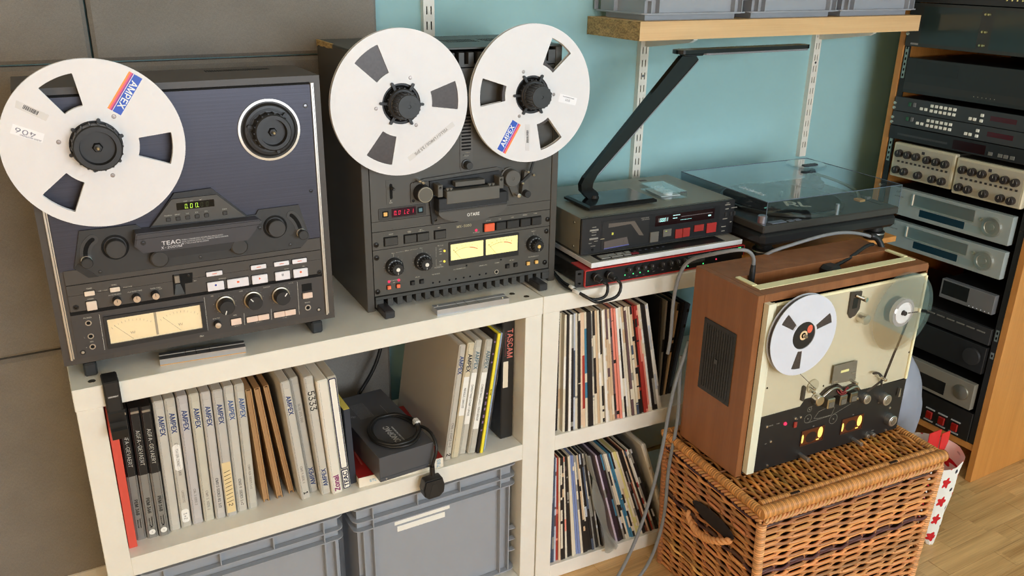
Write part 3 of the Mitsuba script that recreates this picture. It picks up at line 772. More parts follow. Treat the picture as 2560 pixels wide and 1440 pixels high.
# head block
hb = Polygon([(.1400, .2610), (.2960, .2680), (.3120, .2560), (.3180, .2200), (.3192, .2014), (.1616, .1924), (.1439, .1710), (.1388, .2173)])
B.add('head_plate', plate(hb, 0, .005), 'vc_satin', (22, 22, 23))
B.add('plate_rim', plate(LineString([(.1060, .2610), (.1280, .2665), (.2900, .2750), (.3060, .2700)]).buffer(.0013), 0, .006), 'vc_satin', (70, 69, 66))
B.add('head_base', plate(Polygon([(.1395, .2100), (.1600, .1935), (.1720, .1840), (.2050, .1705), (.1470, .1700)]), 0, .004), 'vc_satin', (66, 61, 54))
screw(B, .1515, .1795, .004, .0036, (52, 48, 42))
for u, v0, v1 in ((.1523, .2330, .2580), (.2886, .2370, .2612)):
    k = B.add('head_post', box(u - .0055, u + .0055, -.030, -.005, v0, v1, .001), 'vc_satin', (84, 82, 77))
    B.add('screw', lathe(u, v1 - .006, [(.0028, .030), (.0026, .0308), (0, .0306)], 14), 'vc_metal', (60, 58, 55), True, parent=k)
for i, u in enumerate((.1700, .1775, .2640, .2720)):
    B.add('guide_roller', zlathe(u, -.024, [(.0, .236), (.0036, .236), (.0036, .2385), (.0020, .239), (.0020, .2455), (.0036, .246), (.0036, .249), (0, .249)], 16), 'vc_satin', (100, 98, 92), True)
B.add('shield', box(.1865, .2528, -.026, -.010, .2495, .2595, .0008), 'vc_satin', (80, 78, 73))
B.add('head_shield', box(.1652, .2842, -.0315, -.012, .2170, .2440, .001), 'vc_satin', (88, 86, 80), label='grey head shield')
k = B.add('head_cover', [box(.1480, .3025, -.030, -.005, .2040, .2296, .0012), box(.1480, .3025, -.030, -.005, .2030, .2052, .0006)], 'vc_satin', (22, 24, 28), label='black head cover strip with white marks')
B.add('cover_lip', box(.1482, .3022, -.0312, -.029, .2045, .2066, .0006), 'vc_satin', (60, 62, 66), parent=k)
for u in (.1758, .2053, .2461):
    B.add('head_mark', plate(Polygon([(u - .0012, .2222), (u + .0012, .2222), (u + .0004, .2188), (u - .0004, .2188)]), .030, .0302), 'vc_matte', (238, 238, 232), parent=k)
t = np.linspace(math.pi, 2 * math.pi, 30)
sp = Polygon([(.1497, .1998), (.3047, .2033)] + [(.2272 - .0775 * math.cos(a), .1995 + .0258 * math.sin(a)) for a in t][::-1]).buffer(0)
k = B.add('name_plate', plate(sp, .004, .025), 'vc_satin', (80, 78, 74), label='half-round plate with a white name')
B.add('lettering', text('OTARI', .0062, .2266, .1882, .0251, bold=True, stretch=1.05), 'vc_matte', (226, 224, 218), parent=k)
B.add('head_ledge', box(.1497, .3030, -.026, -.005, .1995, .2032, .0008), 'vc_satin', (70, 69, 66))
# key row
B.add('lettering', [text('MX-5050', .0052, .2172, .1572, .0001, bold=True)], 'vc_matte', (176, 168, 140))
rb = plate(rrect(.2603, .4025, .1378, .1572, .0008), 0, .0006)
k = B.add('key_row', rb, 'vc_matte', (14, 14, 14))
for u, w, c in ((.2750, .0240, (236, 100, 62)), (.3022, .0240, (34, 34, 34)), (.3310, .0300, (34, 34, 34)), (.3617, .0255, (34, 34, 34)), (.3890, .0240, (34, 34, 34))):
    B.add('key', box(u - w / 2, u + w / 2, -.0058, -.0006, .1385, .1562, .0014), 'vc_satin', c, parent=k, **({'label': 'orange record key'} if c[0] > 100 else {}))
for u, w in ((.0548, .0272), (.0965, .0255), (.1238, .0252), (.1622, .0245)):
    button(B, u, .1462, w, .0165, 0, .0040, (52, 51, 48), 'key', surround=.0016)
for u, v, c, em, r in ((.2452, .1441, 'lit_red', L_RED, .0028), (.1718, .1087, 'lit_amber', L_AMBER, .0024), (.1712, .0857, 'lit_amber', L_AMBER, .0024), (.0478, .0603, 'lit_red', L_RED, .0027), (.0690, .0605, 'lit_red', L_RED, .0027)):
    B.add('indicator_light', lathe(u, v, [(r, 0), (r, .0012), (r * .6, .0024), (0, .0028)], 14), c, smooth=True, **em)
# VU meters
k = B.add('meter_bezel', plate(rrect(.1818, .3468, .0745, .1258, .001), 0, .0030), 'vc_satin', (22, 22, 22))
bsdf('meter_paper', (255, 236, 170), 0.6)
scene['meter_lamp'] = {'type': 'diffuse', 'reflectance': rgb((255, 214, 110))}
for i, (u0, u1) in enumerate(((.1848, .2604), (.2666, .3434))):
    v0, v1 = .0862, .1212
    k2 = B.add('level_meter', plate(rrect(u0, u1, v0, v1, .0006), .0030, .0033), 'meter_paper', emitter={'type': 'area', 'radiance': {'type': 'rgb', 'value': [.52, .38, .10]}}, label='lit yellow level meter')
    cu, cv, R = (u0 + u1) / 2 - .002, v0 - .030, .0545
    ar = lambda a0, a1, rr: LineString([(cu + rr * math.cos(math.radians(a)), cv + rr * math.sin(math.radians(a))) for a in np.linspace(a0, a1, 14)])
    B.add('scale', [plate(ar(120, 84, R).buffer(.0003), .0033, .0036)] + [text(t, .0022, cu + (R + .0058) * math.cos(math.radians(a)), cv + (R + .0055) * math.sin(math.radians(a)), .0034) for t, a in (('20', 119), ('10', 111), ('5', 100), ('3', 92), ('1', 84), ('0', 77))], 'vc_matte', (90, 70, 30), parent=k2)
    B.add('scale_red', [plate(ar(82, 62, R).buffer(.0007), .0033, .0036), text('3', .0022, cu + (R + .0058) * math.cos(math.radians(65)), cv + (R + .0055) * math.sin(math.radians(65)), .0034)], 'vc_matte', (205, 60, 40), parent=k2)
    B.add('needle', plate(LineString([(cu - .012, v0 + .001), (cu - .0300, v1 - .012)]).buffer(.00025), .0036, .0038), 'vc_matte', (60, 50, 30), parent=k2)
    B.add('meter_glass', plate(rrect(u0, u1, v0, v1, .0006), .0042, .0044), 'clear_glass', parent=k2)
for u, v, c in ((.0593, .0925, (240, 236, 224)), (.1218, .0937, (240, 236, 224)), (.3849, .0956, (226, 190, 110))):
    k = B.add('level_knob', lathe(u, v, [(.0180, 0), (.0178, .0100), (.0165, .0115), (.0128, .0120), (.0122, .0245), (.0110, .0258), (0, .0258)], 36), 'vc_satin', (22, 22, 22), True)
    B.add('knob_ridges', [lathe(u + .0124 * math.cos(a), v + .0124 * math.sin(a), [(.0013, .012), (.0013, .0235), (0, .0238)], 8) for a in np.linspace(0, 2 * math.pi, 14, endpoint=False)], 'vc_satin', (20, 20, 20), True, parent=k)
    B.add('cap', lathe(u, v, [(.0042, .0258), (.0040, .0272), (0, .0275)], 20), 'vc_satin', c, True, parent=k)
    B.add('dial_marks', [box(u - .0004, u + .0004, -.0263, -.0257, v - .0105, v - .0060), box(u - .0005, u + .0005, -.0118, -.0114, v + .0132, v + .0162)] + [plate(disc(u + .0150 * math.cos(math.radians(a)), v + .0150 * math.sin(math.radians(a)), .0007, 3), .0112, .0122) for a in (60, 35, 120, 145, 170, 195)], 'vc_matte', (216, 214, 206), parent=k)
    B.add('scale_marks', [plate(LineString([(u + r0 * math.cos(math.radians(a)), v + r0 * math.sin(math.radians(a))), (u + r1 * math.cos(math.radians(a)), v + r1 * math.sin(math.radians(a)))]).buffer(.0002), 0, .0002) for a in range(-30, 240, 30) for r0, r1 in ((.0195, .0215 + .004 * (a == 90)),)], 'vc_matte', (180, 176, 164), parent=k)
for u, v, c in ((.0469, .0483, (236, 120, 80)), (.0669, .0482, (236, 120, 80)), (.0987, .0496, (30, 30, 30)), (.1190, .0494, (30, 30, 30)), (.3206, .0522, (30, 30, 30)), (.3408, .0524, (30, 30, 30)), (.3715, .0514, (238, 190, 110)), (.3927, .0516, (238, 190, 110))):
    button(B, u, v, .0078, .0078, 0, .0050, c, 'push_button', surround=.0012)
for u, v in ((.1446, .0418), (.1595, .0416), (.1823, .0421), (.1973, .0422), (.2157, .0423), (.2307, .0424), (.2532, .0429), (.2687, .0430), (.2224, .0685), (.3048, .0694)):
    B.add('trim_hole', lathe(u, v, [(.0021, .0003), (0, .0003)], 14), 'vc_matte', (8, 8, 8), True)
jack(B, .2937, .0434, .0052, 0)
LB = [('CH.1', .0584, .1199), ('INPUT', .0885, .1212), ('CH.2', .1195, .1222), ('POWER', .0560, .1608), ('SPEED', .0951, .1612), ('REEL', .1210, .1618), ('EDIT', .1605, .1612), ('RECORD', .2741, .1617), ('PLAY', .3011, .1620), ('STOP', .3314, .1619), ('REWIND', .3618, .1632), ('F.FWD', .3880, .1637),
      ('OUTPUT', .3849, .1237), ('REF. FLUX', .1629, .1217), ('HIGH', .163, .1140), ('MED', .163, .1087), ('LOW', .163, .1030), ('NAB', .163, .0870), ('IEC', .163, .0800), ('EQUALIZATION', .1590, .0745), ('RECORD BIAS', .1515, .0605), ('CH.1 RECORD EQ CH.2', .2060, .0640),
      ('RECORD LEVEL', .2619, .0630), ('PHONES', .2954, .0637), ('SRL ADJ', .1105, .0605), ('TEST OSC', .3315, .0645), ('CH.1 STANDBY CH.2', .3860, .0650), ('RECORD MODE', .0585, .0615), ('RECORDING', .2452, .1392)]
B.add('lettering', [text(t, .0019, u, v, 0) for t, u, v in LB] + [text('- SAFE -', .0016, .0585, .0565, 0), text('7.5 15', .0015, .0951, .1585, 0), text('LARGE SMALL', .0015, .1215, .1588, 0)], 'vc_matte', (196, 192, 180))
lines(B, [[(.1540, .1190), (.1530, .1190), (.1530, .0985), (.1540, .0985)], [(.1540, .0925), (.1530, .0925), (.1530, .0770), (.1650, .0770)], [(.0650, .1203), (.0820, .1207)], [(.0950, .1214), (.1120, .1220)]], 0, .0004, (176, 172, 160))
# speaker slots with their knob between the reels
k = B.add('speaker_plate', plate(rrect(.2085, .2365, .2700, .3935, .012), 0, .0012), 'vc_satin', (80, 78, 74))
B.add('speaker_slots', [plate(rrect(.2120, .2330, v, v + .0032, .001), .0012, .0015) for v in np.arange(.3165, .3880, .0068)], 'vc_matte', (12, 12, 12), parent=k)
B.add('slot', plate(rrect(.2145, .2175, .3065, .3080, .0004), .0012, .0015), 'vc_matte', (12, 12, 12), parent=k)
B.add('lettering', [text('SPEAKER', .0018, .2225, .3050, .0012), text('PHONES', .0018, .2250, .3120, .0012)], 'vc_matte', (190, 186, 176), parent=k)
B.add('volume_knob', lathe(.2222, .2875, [(.0108, .0012), (.0104, .004), (.0080, .0045), (.0076, .0180), (.0070, .0188), (0, .0188)], 32), 'vc_satin', (40, 40, 39), True, parent=k)
for u in (.0300, .3850):
    B.add('foot', box(u - .0107, u + .0107, -.050, .04, .0005, .0165, .002), 'vc_satin', (40, 40, 42))
B.add('rear_foot', box(.03, .05, .20, .25, .0005, .0119, .002), 'vc_satin', (40, 40, 42)); B.add('rear_foot', box(.38, .40, .20, .25, .0005, .0119, .002), 'vc_satin', (40, 40, 42))
for u, v, r, rot, scr, tb, lab, pk in ((.0758, .4222, .1364, 125, (68, 187, 304), 116, 'full silver reel with a clear lettered strip, left on the middle recorder', .1335), (.3564, .4239, .1375, 55, (115, 357, 235), 120, 'silver reel with a red and blue label, right on the middle recorder', .068)):
    B.add('reel_table', lathe(u, v, [(.046, 0), (.046, .012), (.036, .012), (.036, .0190)], 48), 'vc_satin', (30, 30, 31), True)
    R = make_reel(TO, u, v, .030, r, rot, lab, pk, screws=scr, sr=.0505)
    k = nab_hub(B, u, v, .030, tb, r=.0290, out=.010, pin=False, tabr=.0415)
    B.add('lock_knob', lathe(u, v, [(.0240, .030), (.0240, .040), (.0222, .041), (.0222, .069), (.0212, .070), (.0035, .070), (.0030, .0690), (0, .0690)], 40), 'vc_satin', (36, 37, 37), True, parent=k)
    B.add('knob_ridges', [lathe(u + .0222 * math.cos(a), v + .0222 * math.sin(a), [(.0016, .041), (.0016, .068), (0, .068)], 8) for a in np.linspace(0, 2 * math.pi, 20, endpoint=False)], 'vc_satin', (30, 30, 30), True, parent=k)
    if rot == 125:
        t = math.atan2(.3820 - .3194, .1805 - .0842)
        c, s = math.cos(t), math.sin(t); cu, cv, L, w = .1345, .3466, .057, .0048
        sticker(R, [(cu + a * c - b * s, cv + a * s + b * c) for a, b in ((-L, -w), (L, -w), (L, w), (-L, w))], .0301, (216, 214, 212))
        R.add('lettering', text('YELLO / LPROS / 15 IPS', .0052, cu, cv, .0304, t + math.pi, stretch=1.0), 'vc_matte', (120, 116, 112))
    else:
        ampex_label(R, .3046, .3421, 58.6, .0301, .066, .0222)
        sticker(R, [(.4218, .4226), (.4639, .4108), (.4598, .3959), (.4178, .4063)], .0301)
        R.add('lettering', [text('AUDIO MASTERING', .0022, .4425, .4132, .0304, -.28), text('456', .0050, .4400, .4080, .0304, -.28)], 'vc_satin', (150, 150, 160))
        sticker(R, [(.3405, .3650), (.3525, .3642), (.3520, .3100), (.3429, .3110)], .0301, (214, 212, 212))
        barcode(R, .3472, .3400, 92, .0304, .026, .0050, seed=4)
# ---------------------------------------------------------------- on the left shelf unit: tape boxes, folders, phono stage
def lean(x0, w, y, h, dx, z=ZM, yaw=0.0):
    """the frame of an upright box at x0 whose top leans dx to the right"""
    a = math.atan2(dx, h)
    return frame((x0, y, z + .0002 + (w * math.sin(a) if a > 0 else 0)), yaw, 0, a) if abs(yaw) < 1e-9 else frame((x0, y, z + .0002 + (w * math.sin(a) if a > 0 else 0)), 0, 0, a) @ frame((0, 0, 0), yaw)


DN, UP = -math.pi / 2, math.pi / 2


def tape_box(x0, w, y, h, dx, label, col=(190, 186, 176), depth=.268, marks=(), panel=True, group='tape boxes on the shelf'):
    D = Dev('tape_box', lean(x0, w, y, h, dx), label, 'tape box', group)
    D.add('box', box(.0002, w - .0002, 0, depth, 0, h, .0022), 'vc_matte', col)
    D.add('lid_joint', box(w * .18, w * .18 + .0005, -.0002, depth - .003, .003, h - .003), 'vc_matte', [c * .62 for c in col])
    if panel:
        D.add('spine_label', plate(rrect(w * .26, w * .86, .014, h - .016, .001), .0001, .0003), 'vc_matte', [min(255, c * 1.03) for c in col])
    for t, hh, v, ang, c, bold in marks:
        D.add('lettering', text(t, hh, w * .56, v, .0003, ang, bold=bold), 'vc_matte', c)
    return D


NAVY, PENCIL = (58, 70, 112), (138, 132, 124)
rd = Dev('ring_binder', lean(.0442, .0145, .032, .293, .001), 'red folder at the left end of the lower row, behind the black clip', 'folder')
rd.add('spine', box(0, .0145, 0, .006, 0, .293, .001), 'vc_satin', (224, 84, 66))
rd.add('cover', box(.0003, .0022, .0061, .26, 0, .293), 'vc_satin', (214, 78, 62)); rd.add('cover', box(.0123, .0142, .0061, .26, 0, .293), 'vc_satin', (214, 78, 62))
rd.add('pages', box(.0026, .0119, .0065, .25, .002, .288), 'vc_matte', (225, 220, 208))
for x0, w, y, dx, lb, st in ((.0592, .0180, .050, .0030, 'black and grey tape box next to the red folder', 0), (.0784, .0188, .046, .0035, 'second black and grey tape box from the red folder', 1), (.0990, .0182, .043, .0015, 'third black and grey tape box from the red folder', 1)):
    D = Dev('tape_box', lean(x0, w, y, .278, dx), lb, 'tape box', 'black and grey tape boxes')
    h = .278
    o = Polygon([(0, .268), (0, .003), (.003, .0006), (w - .003, .0006), (w, .003), (w, .268)])
    for z0, z1, c in ((0, .139, (128, 126, 120)), (.139, .272, (24, 24, 24)), (.272, h, (26, 26, 26))):
        m = trimesh.creation.extrude_polygon(o, z1 - z0, engine='earcut'); m.apply_translation((0, 0, z0)); D.add('case', m, 'vc_satin', c)
    D.add('hinge', box(.002, w - .002, -.0006, .003, .2660, .2715, .0008), 'vc_metal', (170, 168, 160))
    for u in (.0032, w - .0032):
        D.add('edge_line', box(u - .0002, u + .0002, -.0003, .0006, .004, .262), 'vc_satin', (78, 77, 74))
    D.add('lettering', text('AGFA-GEVAERT', .0068, w * .52, .196, .0003, DN, stretch=1.0), 'vc_matte', (196, 194, 186))
    D.add('lettering', [text('PEM 368', .0058, w * .52, .072, .0003, DN), text('Professional tape', .0018, w * .64, .036, .0003, DN), text('38 um / 1.4 mil', .0018, w * .40, .036, .0003, DN)], 'vc_matte', (58, 56, 52))
    if st:
        D.add('round_sticker', plate(disc(w * .5, .0135, .0058), .0001, .0005), 'vc_matte', (236, 234, 226)); D.add('lettering', [text('+', .0030, w * .5, .0135, .0005)], 'vc_matte', (90, 88, 84))
        D.add('logo', [plate(Polygon([(w * .5 - .0022, .0235), (w * .5 + .0022, .0235), (w * .5, .0275)]), 0, .0003)], 'vc_matte', (30, 30, 30))
amp = lambda c=NAVY, b=True, v=.2295, a=DN: ('AMPEX', .0088, v, a, c, b)
ROW = [(.1195, .0186, .048, .0030, 'tape box with a clean spine, next to the three black and grey ones', []),
       (.1398, .0190, .049, .0020, 'tape box with two white paper patches on its spine', [('DEATH IN ZANZIBAR', .0050, .152, DN, (120, 116, 110), False), ('CASSETTE', .0040, .07, DN, PENCIL, False)]),
       (.1612, .0190, .049, .0020, 'tape box right of the one with white patches', [('CAL 3 SIDE 2', .0042, .062, DN, PENCIL, False)]),
       (.1826, .0188, .048, .0015, 'tape box between the patched box and the yellow-taped box, nearer the patched one', [('CMS 3  SIDE 2', .0046, .048, DN, PENCIL, False)]),
       (.2036, .0186, .045, .0004, 'tape box directly left of the one with yellow tape', [('CMS 5 SIDES 81 1/2', .0050, .060, DN, (70, 66, 64), False)]),
       (.2240, .0196, .043, .0004, 'tape box with a strip of yellow masking tape on its spine', []),
       (.2459, .0190, .049, 0, 'tape box directly right of the one with yellow tape', [('CMS 9  SIDES 1+2', .0050, .046, DN, (96, 92, 88), False)]),
       (.2667, .0184, .048, -.0006, 'tape box next to the brown cardboard sleeves, at their left', [('CMS SIX SIDES 1+2', .0042, .075, DN, PENCIL, False)])]
for i, (x0, w, y, dx, lb, mk) in enumerate(ROW):
    D = tape_box(x0, w, y, .280, dx, lb, marks=[amp((70, 92, 140) if i > 5 else NAVY)] + mk, col=(192 - 4 * (i % 3), 188 - 4 * (i % 3), 178 - 5 * (i % 2)))
    if i == 1:
        for v0, v1 in ((.128, .184), (.012, .042)):
            D.add('paper_patch', plate(rrect(.0030, .0168, v0, v1, .0060), .0004, .0007), 'vc_matte', (240, 238, 232))
        D.add('lettering', [text('TH IN ZANZ', .0048, .0100, .156, .0008, DN), text('1+2', .0060, .0100, .026, .0008, DN)], 'vc_matte', (150, 146, 142))
    if i == 5:
        D.add('masking_tape', plate(rrect(.0015, .0180, .010, .124, .0008), .0004, .0006), 'vc_matte', (226, 204, 156))
        D.add('lettering', [text('2', .0080, .0100, .028, .0007, DN)] + [plate(LineString([(.004, .034 + j * .0085), (.0155, .037 + j * .0085)]).buffer(.0005), .0006, .0008) for j in range(9)], 'vc_matte', (90, 72, 50))
for i, (x0, w, y, h, dx) in enumerate(((.3000, .0150, .060, .258, -.0125), (.3270, .0150, .059, .258, -.0235), (.3530, .0130, .065, .256, -.0305))):
    D = Dev('cardboard_sleeve', lean(x0, w, y, h, dx), ('left of the three leaning brown cardboard sleeves, with a ragged right edge', 'middle of the three leaning brown cardboard sleeves', 'right of the three leaning brown cardboard sleeves, thinnest')[i], 'cardboard sleeve', 'brown cardboard sleeves')
    c = (176, 140, 98)
    rg = np.random.default_rng(i)
    for a, b in ((0, .0022), (w * .62, w * .62 + .0022)):
        D.add('side', box(a, b, 0, .262, 0, h), 'vc_matte', c)
    D.add('filling', box(.0026, w * .60, 0.0015, .255, .004, h - .003), 'vc_matte', (170, 132, 92))
    D.add('cap', box(0, w * .62 + .0022, .0, .262, h + .0001, h + .0012), 'vc_matte', (160, 124, 86))
    v = np.linspace(0, h, 26)
    e = w * .62 + .0024 + np.abs(np.cumsum(rg.normal(0, .0007, 26))) * .5
    D.add('torn_flap', plate(Polygon([(w * .62 + .0023, 0)] + list(zip(np.minimum(e + .0006, w - .0003), v)) + [(w * .62 + .0023, h)]), -.250, -.0005), 'vc_matte', (46, 36, 28))
tape_box(.3690, .0184, .028, .275, -.0222, 'leaning tape box right of the brown sleeves, marked 1 at its foot', marks=[amp(v=.222), ('CMS 5 SIDE 1', .0045, .060, DN, PENCIL, False), ('1', .0085, .016, DN, (50, 48, 46), True)])
tape_box(.3912, .0170, .045, .271, -.0222, 'recessed leaning tape box left of the box numbered 5333', marks=[amp(v=.0400, a=UP), ('BLUE 201 200', .0046, .19, DN, PENCIL, False)], col=(178, 174, 164))
tape_box(.4100, .0190, .025, .276, -.0190, 'leaning tape box with 5333 written large on its spine', marks=[amp(v=.0420, a=UP), ('5333', .0130, .222, DN, (36, 36, 38), False)])
D = tape_box(.4302, .0218, .017, .266, -.0164, 'plain cream tape box lettered in purple at its foot', col=(228, 222, 208), panel=False)
D.add('lettering', text('Zonal', .0105, .0115, .0265, .0003, UP, bold=True), 'vc_matte', (128, 44, 100))
D = tape_box(.4536, .0192, .024, .266, -.0170, 'grey box with a white label framed in dark blue', col=(176, 172, 160), panel=False)
for v0, v1 in ((.0520, .262), (.0030, .0490)):
    D.add('label_frame', plate(rrect(.0022, .0170, v0, v1, .003), .0001, .0005), 'vc_matte', (36, 38, 66))
    D.add('label_field', plate(rrect(.0038, .0154, v0 + .0018, v1 - .0018, .002), .0005, .0008), 'vc_matte', (240, 236, 224))
D.add('lettering', text('TEAC', .0088, .0096, .026, .0008, UP, bold=True, stretch=1.15), 'vc_matte', (36, 38, 60))
D = Dev('cassette_box', lean(.4752, .0135, .037, .180, -.0055), 'small dark blue box with a yellow top between the tape boxes and the grey unit', 'box')
D.add('box', box(0, .0135, 0, .18, 0, .178, .0008), 'vc_satin', (44, 50, 62)); D.add('top_label', box(.0003, .0132, .0003, .1797, .1782, .1790), 'vc_matte', (214, 196, 96))
# right-hand group, leaning right
RG = [(.6846, .0160, .022, .0410, 'tape box with its broad side in view, left end of the right group', (184, 178, 166), [amp(v=.2280), ('CMS 6 SIDES 1+2', .0050, .062, DN, (110, 104, 98), False), ('2', .0090, .014, DN, (60, 56, 54), True)], None),
      (.7032, .0172, .023, .0425, 'yellowed tape box with a white label, second in the right group', (204, 192, 164), [amp((40, 42, 52), v=.2280)], ('NEAGLE / SMOOD', .104, .196)),
      (.7230, .0176, .028, .0430, 'grey tape box with a white label, third in the right group', (188, 184, 172), [amp((92, 112, 124), v=.2280)], ('CHRISTMAS COMP / LPROS', .076, .199)),
      (.7430, .0185, .021, .0450, 'grey tape box with a long white label, beside the thin black and yellow spines', (182, 178, 166), [amp((92, 112, 124), v=.2280)], ('CHRISTMAS JAZZ / RING BINGE', .062, .198))]
for x0, w, y, dx, lb, c, mk, st in RG:
    D = tape_box(x0, w, y, .275, dx, lb, col=c, marks=mk, group='tape boxes leaning right', depth=.270)
    if st:
        D.add('white_label', plate(rrect(.0022, .0150, st[1], st[2], .0005), .0004, .0007), 'vc_matte', (238, 236, 228))
        D.add('lettering', text(st[0], .0048, .0086, (st[1] + st[2]) / 2 - .004, .0008, DN, stretch=.85), 'vc_matte', (120, 118, 114))
D = Dev('magazine', lean(.7630, .0060, .017, .287, .0440), 'thin black magazine beside the yellow one', 'magazine')
n = 28; rg = np.random.default_rng(8)
D.add('spine', box(0, .0060, 0, .22, 0, .287, .0006), 'vc_satin', (26, 24, 26))
D.add('spine_print', [box(.0010, .0050, -.0002, 0, v, v + .004) for v in rg.uniform(.03, .27, 14)], 'vc_satin', (130, 100, 140))
D = Dev('magazine', lean(.7702, .0066, .014, .288, .0435), 'thin bright yellow magazine spine in the right group', 'magazine')
D.add('spine', box(0, .0066, 0, .22, 0, .288, .0006), 'vc_satin', (240, 222, 60)); D.add('spine_print', text('No 208', .0030, .0033, .15, .0003, DN), 'vc_matte', (120, 100, 30))
D = Dev('plastic_wallet', lean(.7800, .0075, .015, .293, .0440), 'pale blue clear plastic wallet beside the yellow magazine', 'wallet')
D.add('sheet', box(.0008, .0050, .004, .22, .001, .285, .001), 'vc_satin', (150, 172, 206)); D.add('sleeve', box(0, .0070, 0, .235, 0, .292, .0015), 'clear_glass')
D = Dev('manual_binder', lean(.8385, .0320, .045, .298, .0020), 'black binder with red lettering and a cream label, right end of the shelf', 'binder')
D.add('binder', box(0, .0315, 0, .27, 0, .297, .002), 'vc_satin', (28, 28, 27))
D.add('lettering', [text('TASCAM', .0135, .0200, .240, .0003, DN, bold=True, stretch=.9)], 'vc_matte', (206, 120, 112)); D.add('lettering', [text('TEAC Production Products', .0035, .0085, .240, .0003, DN)], 'vc_matte', (130, 80, 76))
D.add('label', plate(rrect(.0035, .0165, .132, .197, .001), .0001, .0005), 'vc_matte', (226, 216, 192))
# flat red book, phono stage, its coiled lead
TF = frame((.4866, .0178, ZM), -.050)
D = Dev('book', TF, 'red book with a cream spine lying flat under the grey metal unit', 'book')
D.add('cover', box(0, .189, .0, .25, .0218, .0234), 'vc_satin', (150, 34, 30)); D.add('cover', box(0, .189, 0, .25, .0003, .0018), 'vc_satin', (200, 190, 176))
D.add('spine', box(-.0004, .1894, -.0030, -.0001, .0003, .0234, .0012), 'vc_satin', (236, 226, 206)); D.add('pages', box(.002, .187, .001, .247, .0020, .0216), 'vc_matte', (232, 224, 206))
D.add('lettering', [text('STL', .0060, .030, .0120, .0031, 0), text('78S', .0080, .178, .0120, .0031, UP)], 'vc_matte', (120, 160, 190))
D.add('cover_print', [box(.020 + i * .009, .024 + i * .009, .045, .10, .0234, .0236) for i in range(2)], 'vc_matte', (176, 80, 70))
TP = frame((.5205, -.0185, ZM + .0240), .045)
D = Dev('phono_stage', TP, 'dark grey metal phono amplifier lying on the red book', 'amplifier')
PC = (74, 76, 80)
D.add('case', box(0, .126, 0, .277, 0, .0565, .001), 'vc_satin', PC)
D.add('base_lip', box(.0006, .1254, -.0012, -.0001, 0, .0085, .0004), 'vc_satin', (66, 70, 76)); 
for u in (.014, .112):
    D.add('screw', lathe(u, .0048, [(.0022, .0012), (.0018, .0020), (0, .0021)], 12), 'vc_metal', (190, 190, 190), True)


def top_text(t, h, u, y, z, ang, bold=False):
    m = text(t, h, 0, 0, 0, ang, bold=bold); v = np.array(m.vertices)
    return mesh(np.c_[u + v[:, 0], y + v[:, 2], z - v[:, 1]], m.faces)


D.add('lettering', [top_text('PHONOPAC', .0125, .062, .062, .0565, UP, True), top_text('ADJUSTABLE PREAMPLIFIER', .0034, .075, .070, .0565, UP), top_text('2', .009, .100, .030, .0565, 0.4)], 'vc_matte', (170, 170, 172))
D.add('small_print', [box(u, u + .0009, .165, .235, .0565, .0567) for u in np.arange(.030, .062, .0030)] + [box(.092, .0928, .15, .205, .0565, .0567)] + [top_text('CE', .008, .018, .185, .0565, -.7)], 'vc_matte', (120, 120, 122))
pts = []
for a in np.linspace(0, 2 * math.pi * 4.1, 150):
    k = a / (2 * math.pi)
    rx, ry = .052 + .0035 * math.sin(1.7 * k + 1), .066 + .004 * math.cos(2.3 * k)
    ca, sa = math.cos(a), math.sin(a)
    x, y = .5865 + rx * ca + .010 * sa * .5 + .002 * math.sin(3 * k), .060 + ry * sa + .002 * math.cos(5 * k)
    pts.append((x, y, ZM + .0805 + .0036 + .0052 * ((k * 1.0) % 2) * .9 + .0008 * math.sin(7 * a)))
e = pts[-1]
tail = curve([e, (.640, .040, ZM + .093), (.6475, -.004, ZM + .0905), (.6465, -.0230, ZM + .070), (.640, -.0245, ZM + .045), (.6355, -.0250, ZM + .0275)], 30)
k = Dev('mains_lead', np.eye(4), 'coiled black mains lead on the grey unit, its plug hanging over the shelf edge', 'power cable')
k.add('cable', tube(np.vstack([pts, tail[1:]]), .0034, 8), 'vc_satin', (26, 26, 26), True)
k.add('strain_relief', zlathe(.6350, -.0250, [(0, ZM + .031), (.0052, ZM + .031), (.0062, ZM + .010), (0, ZM + .010)], 16), 'vc_satin', (22, 22, 22), True)
pb = Polygon([(.6150, .4165), (.6545, .4165), (.6600, .3950), (.6575, .3790), (.6470, .3700), (.6230, .3700), (.6125, .3790), (.6095, .3950)]).buffer(-.004).buffer(.004)
k.add('plug', [plate(pb, .0140, .0330), plate(pb.buffer(-.003), .0330, .0355)], 'vc_satin', (26, 26, 26))
k.add('plug_face', plate(Polygon([(.622, .376), (.648, .376), (.640, .405), (.630, .405)]), .0355, .0360), 'vc_satin', (32, 32, 31))
k.add('plug_pins', [box(.631, .638, -.0142, -.0045, .402, .4068)], 'vc_metal', (190, 180, 150))
k.add('cable_tie', box(.632, .645, .052, .072, ZM + .0835, ZM + .0990, .003), 'vc_satin', (226, 224, 216), label='white tie round the coil')
D = Dev('wall_cable', np.eye(4), 'black cable running down behind the shelf onto the grey unit', 'cable')
D.add('cable', tube(curve([(.6750, .315, .70), (.6549, .310, .575), (.620, .306, .505), (.592, .300, .472), (.585, .285, .4745)], 24), .0045, 8), 'vc_satin', (22, 22, 22), True)
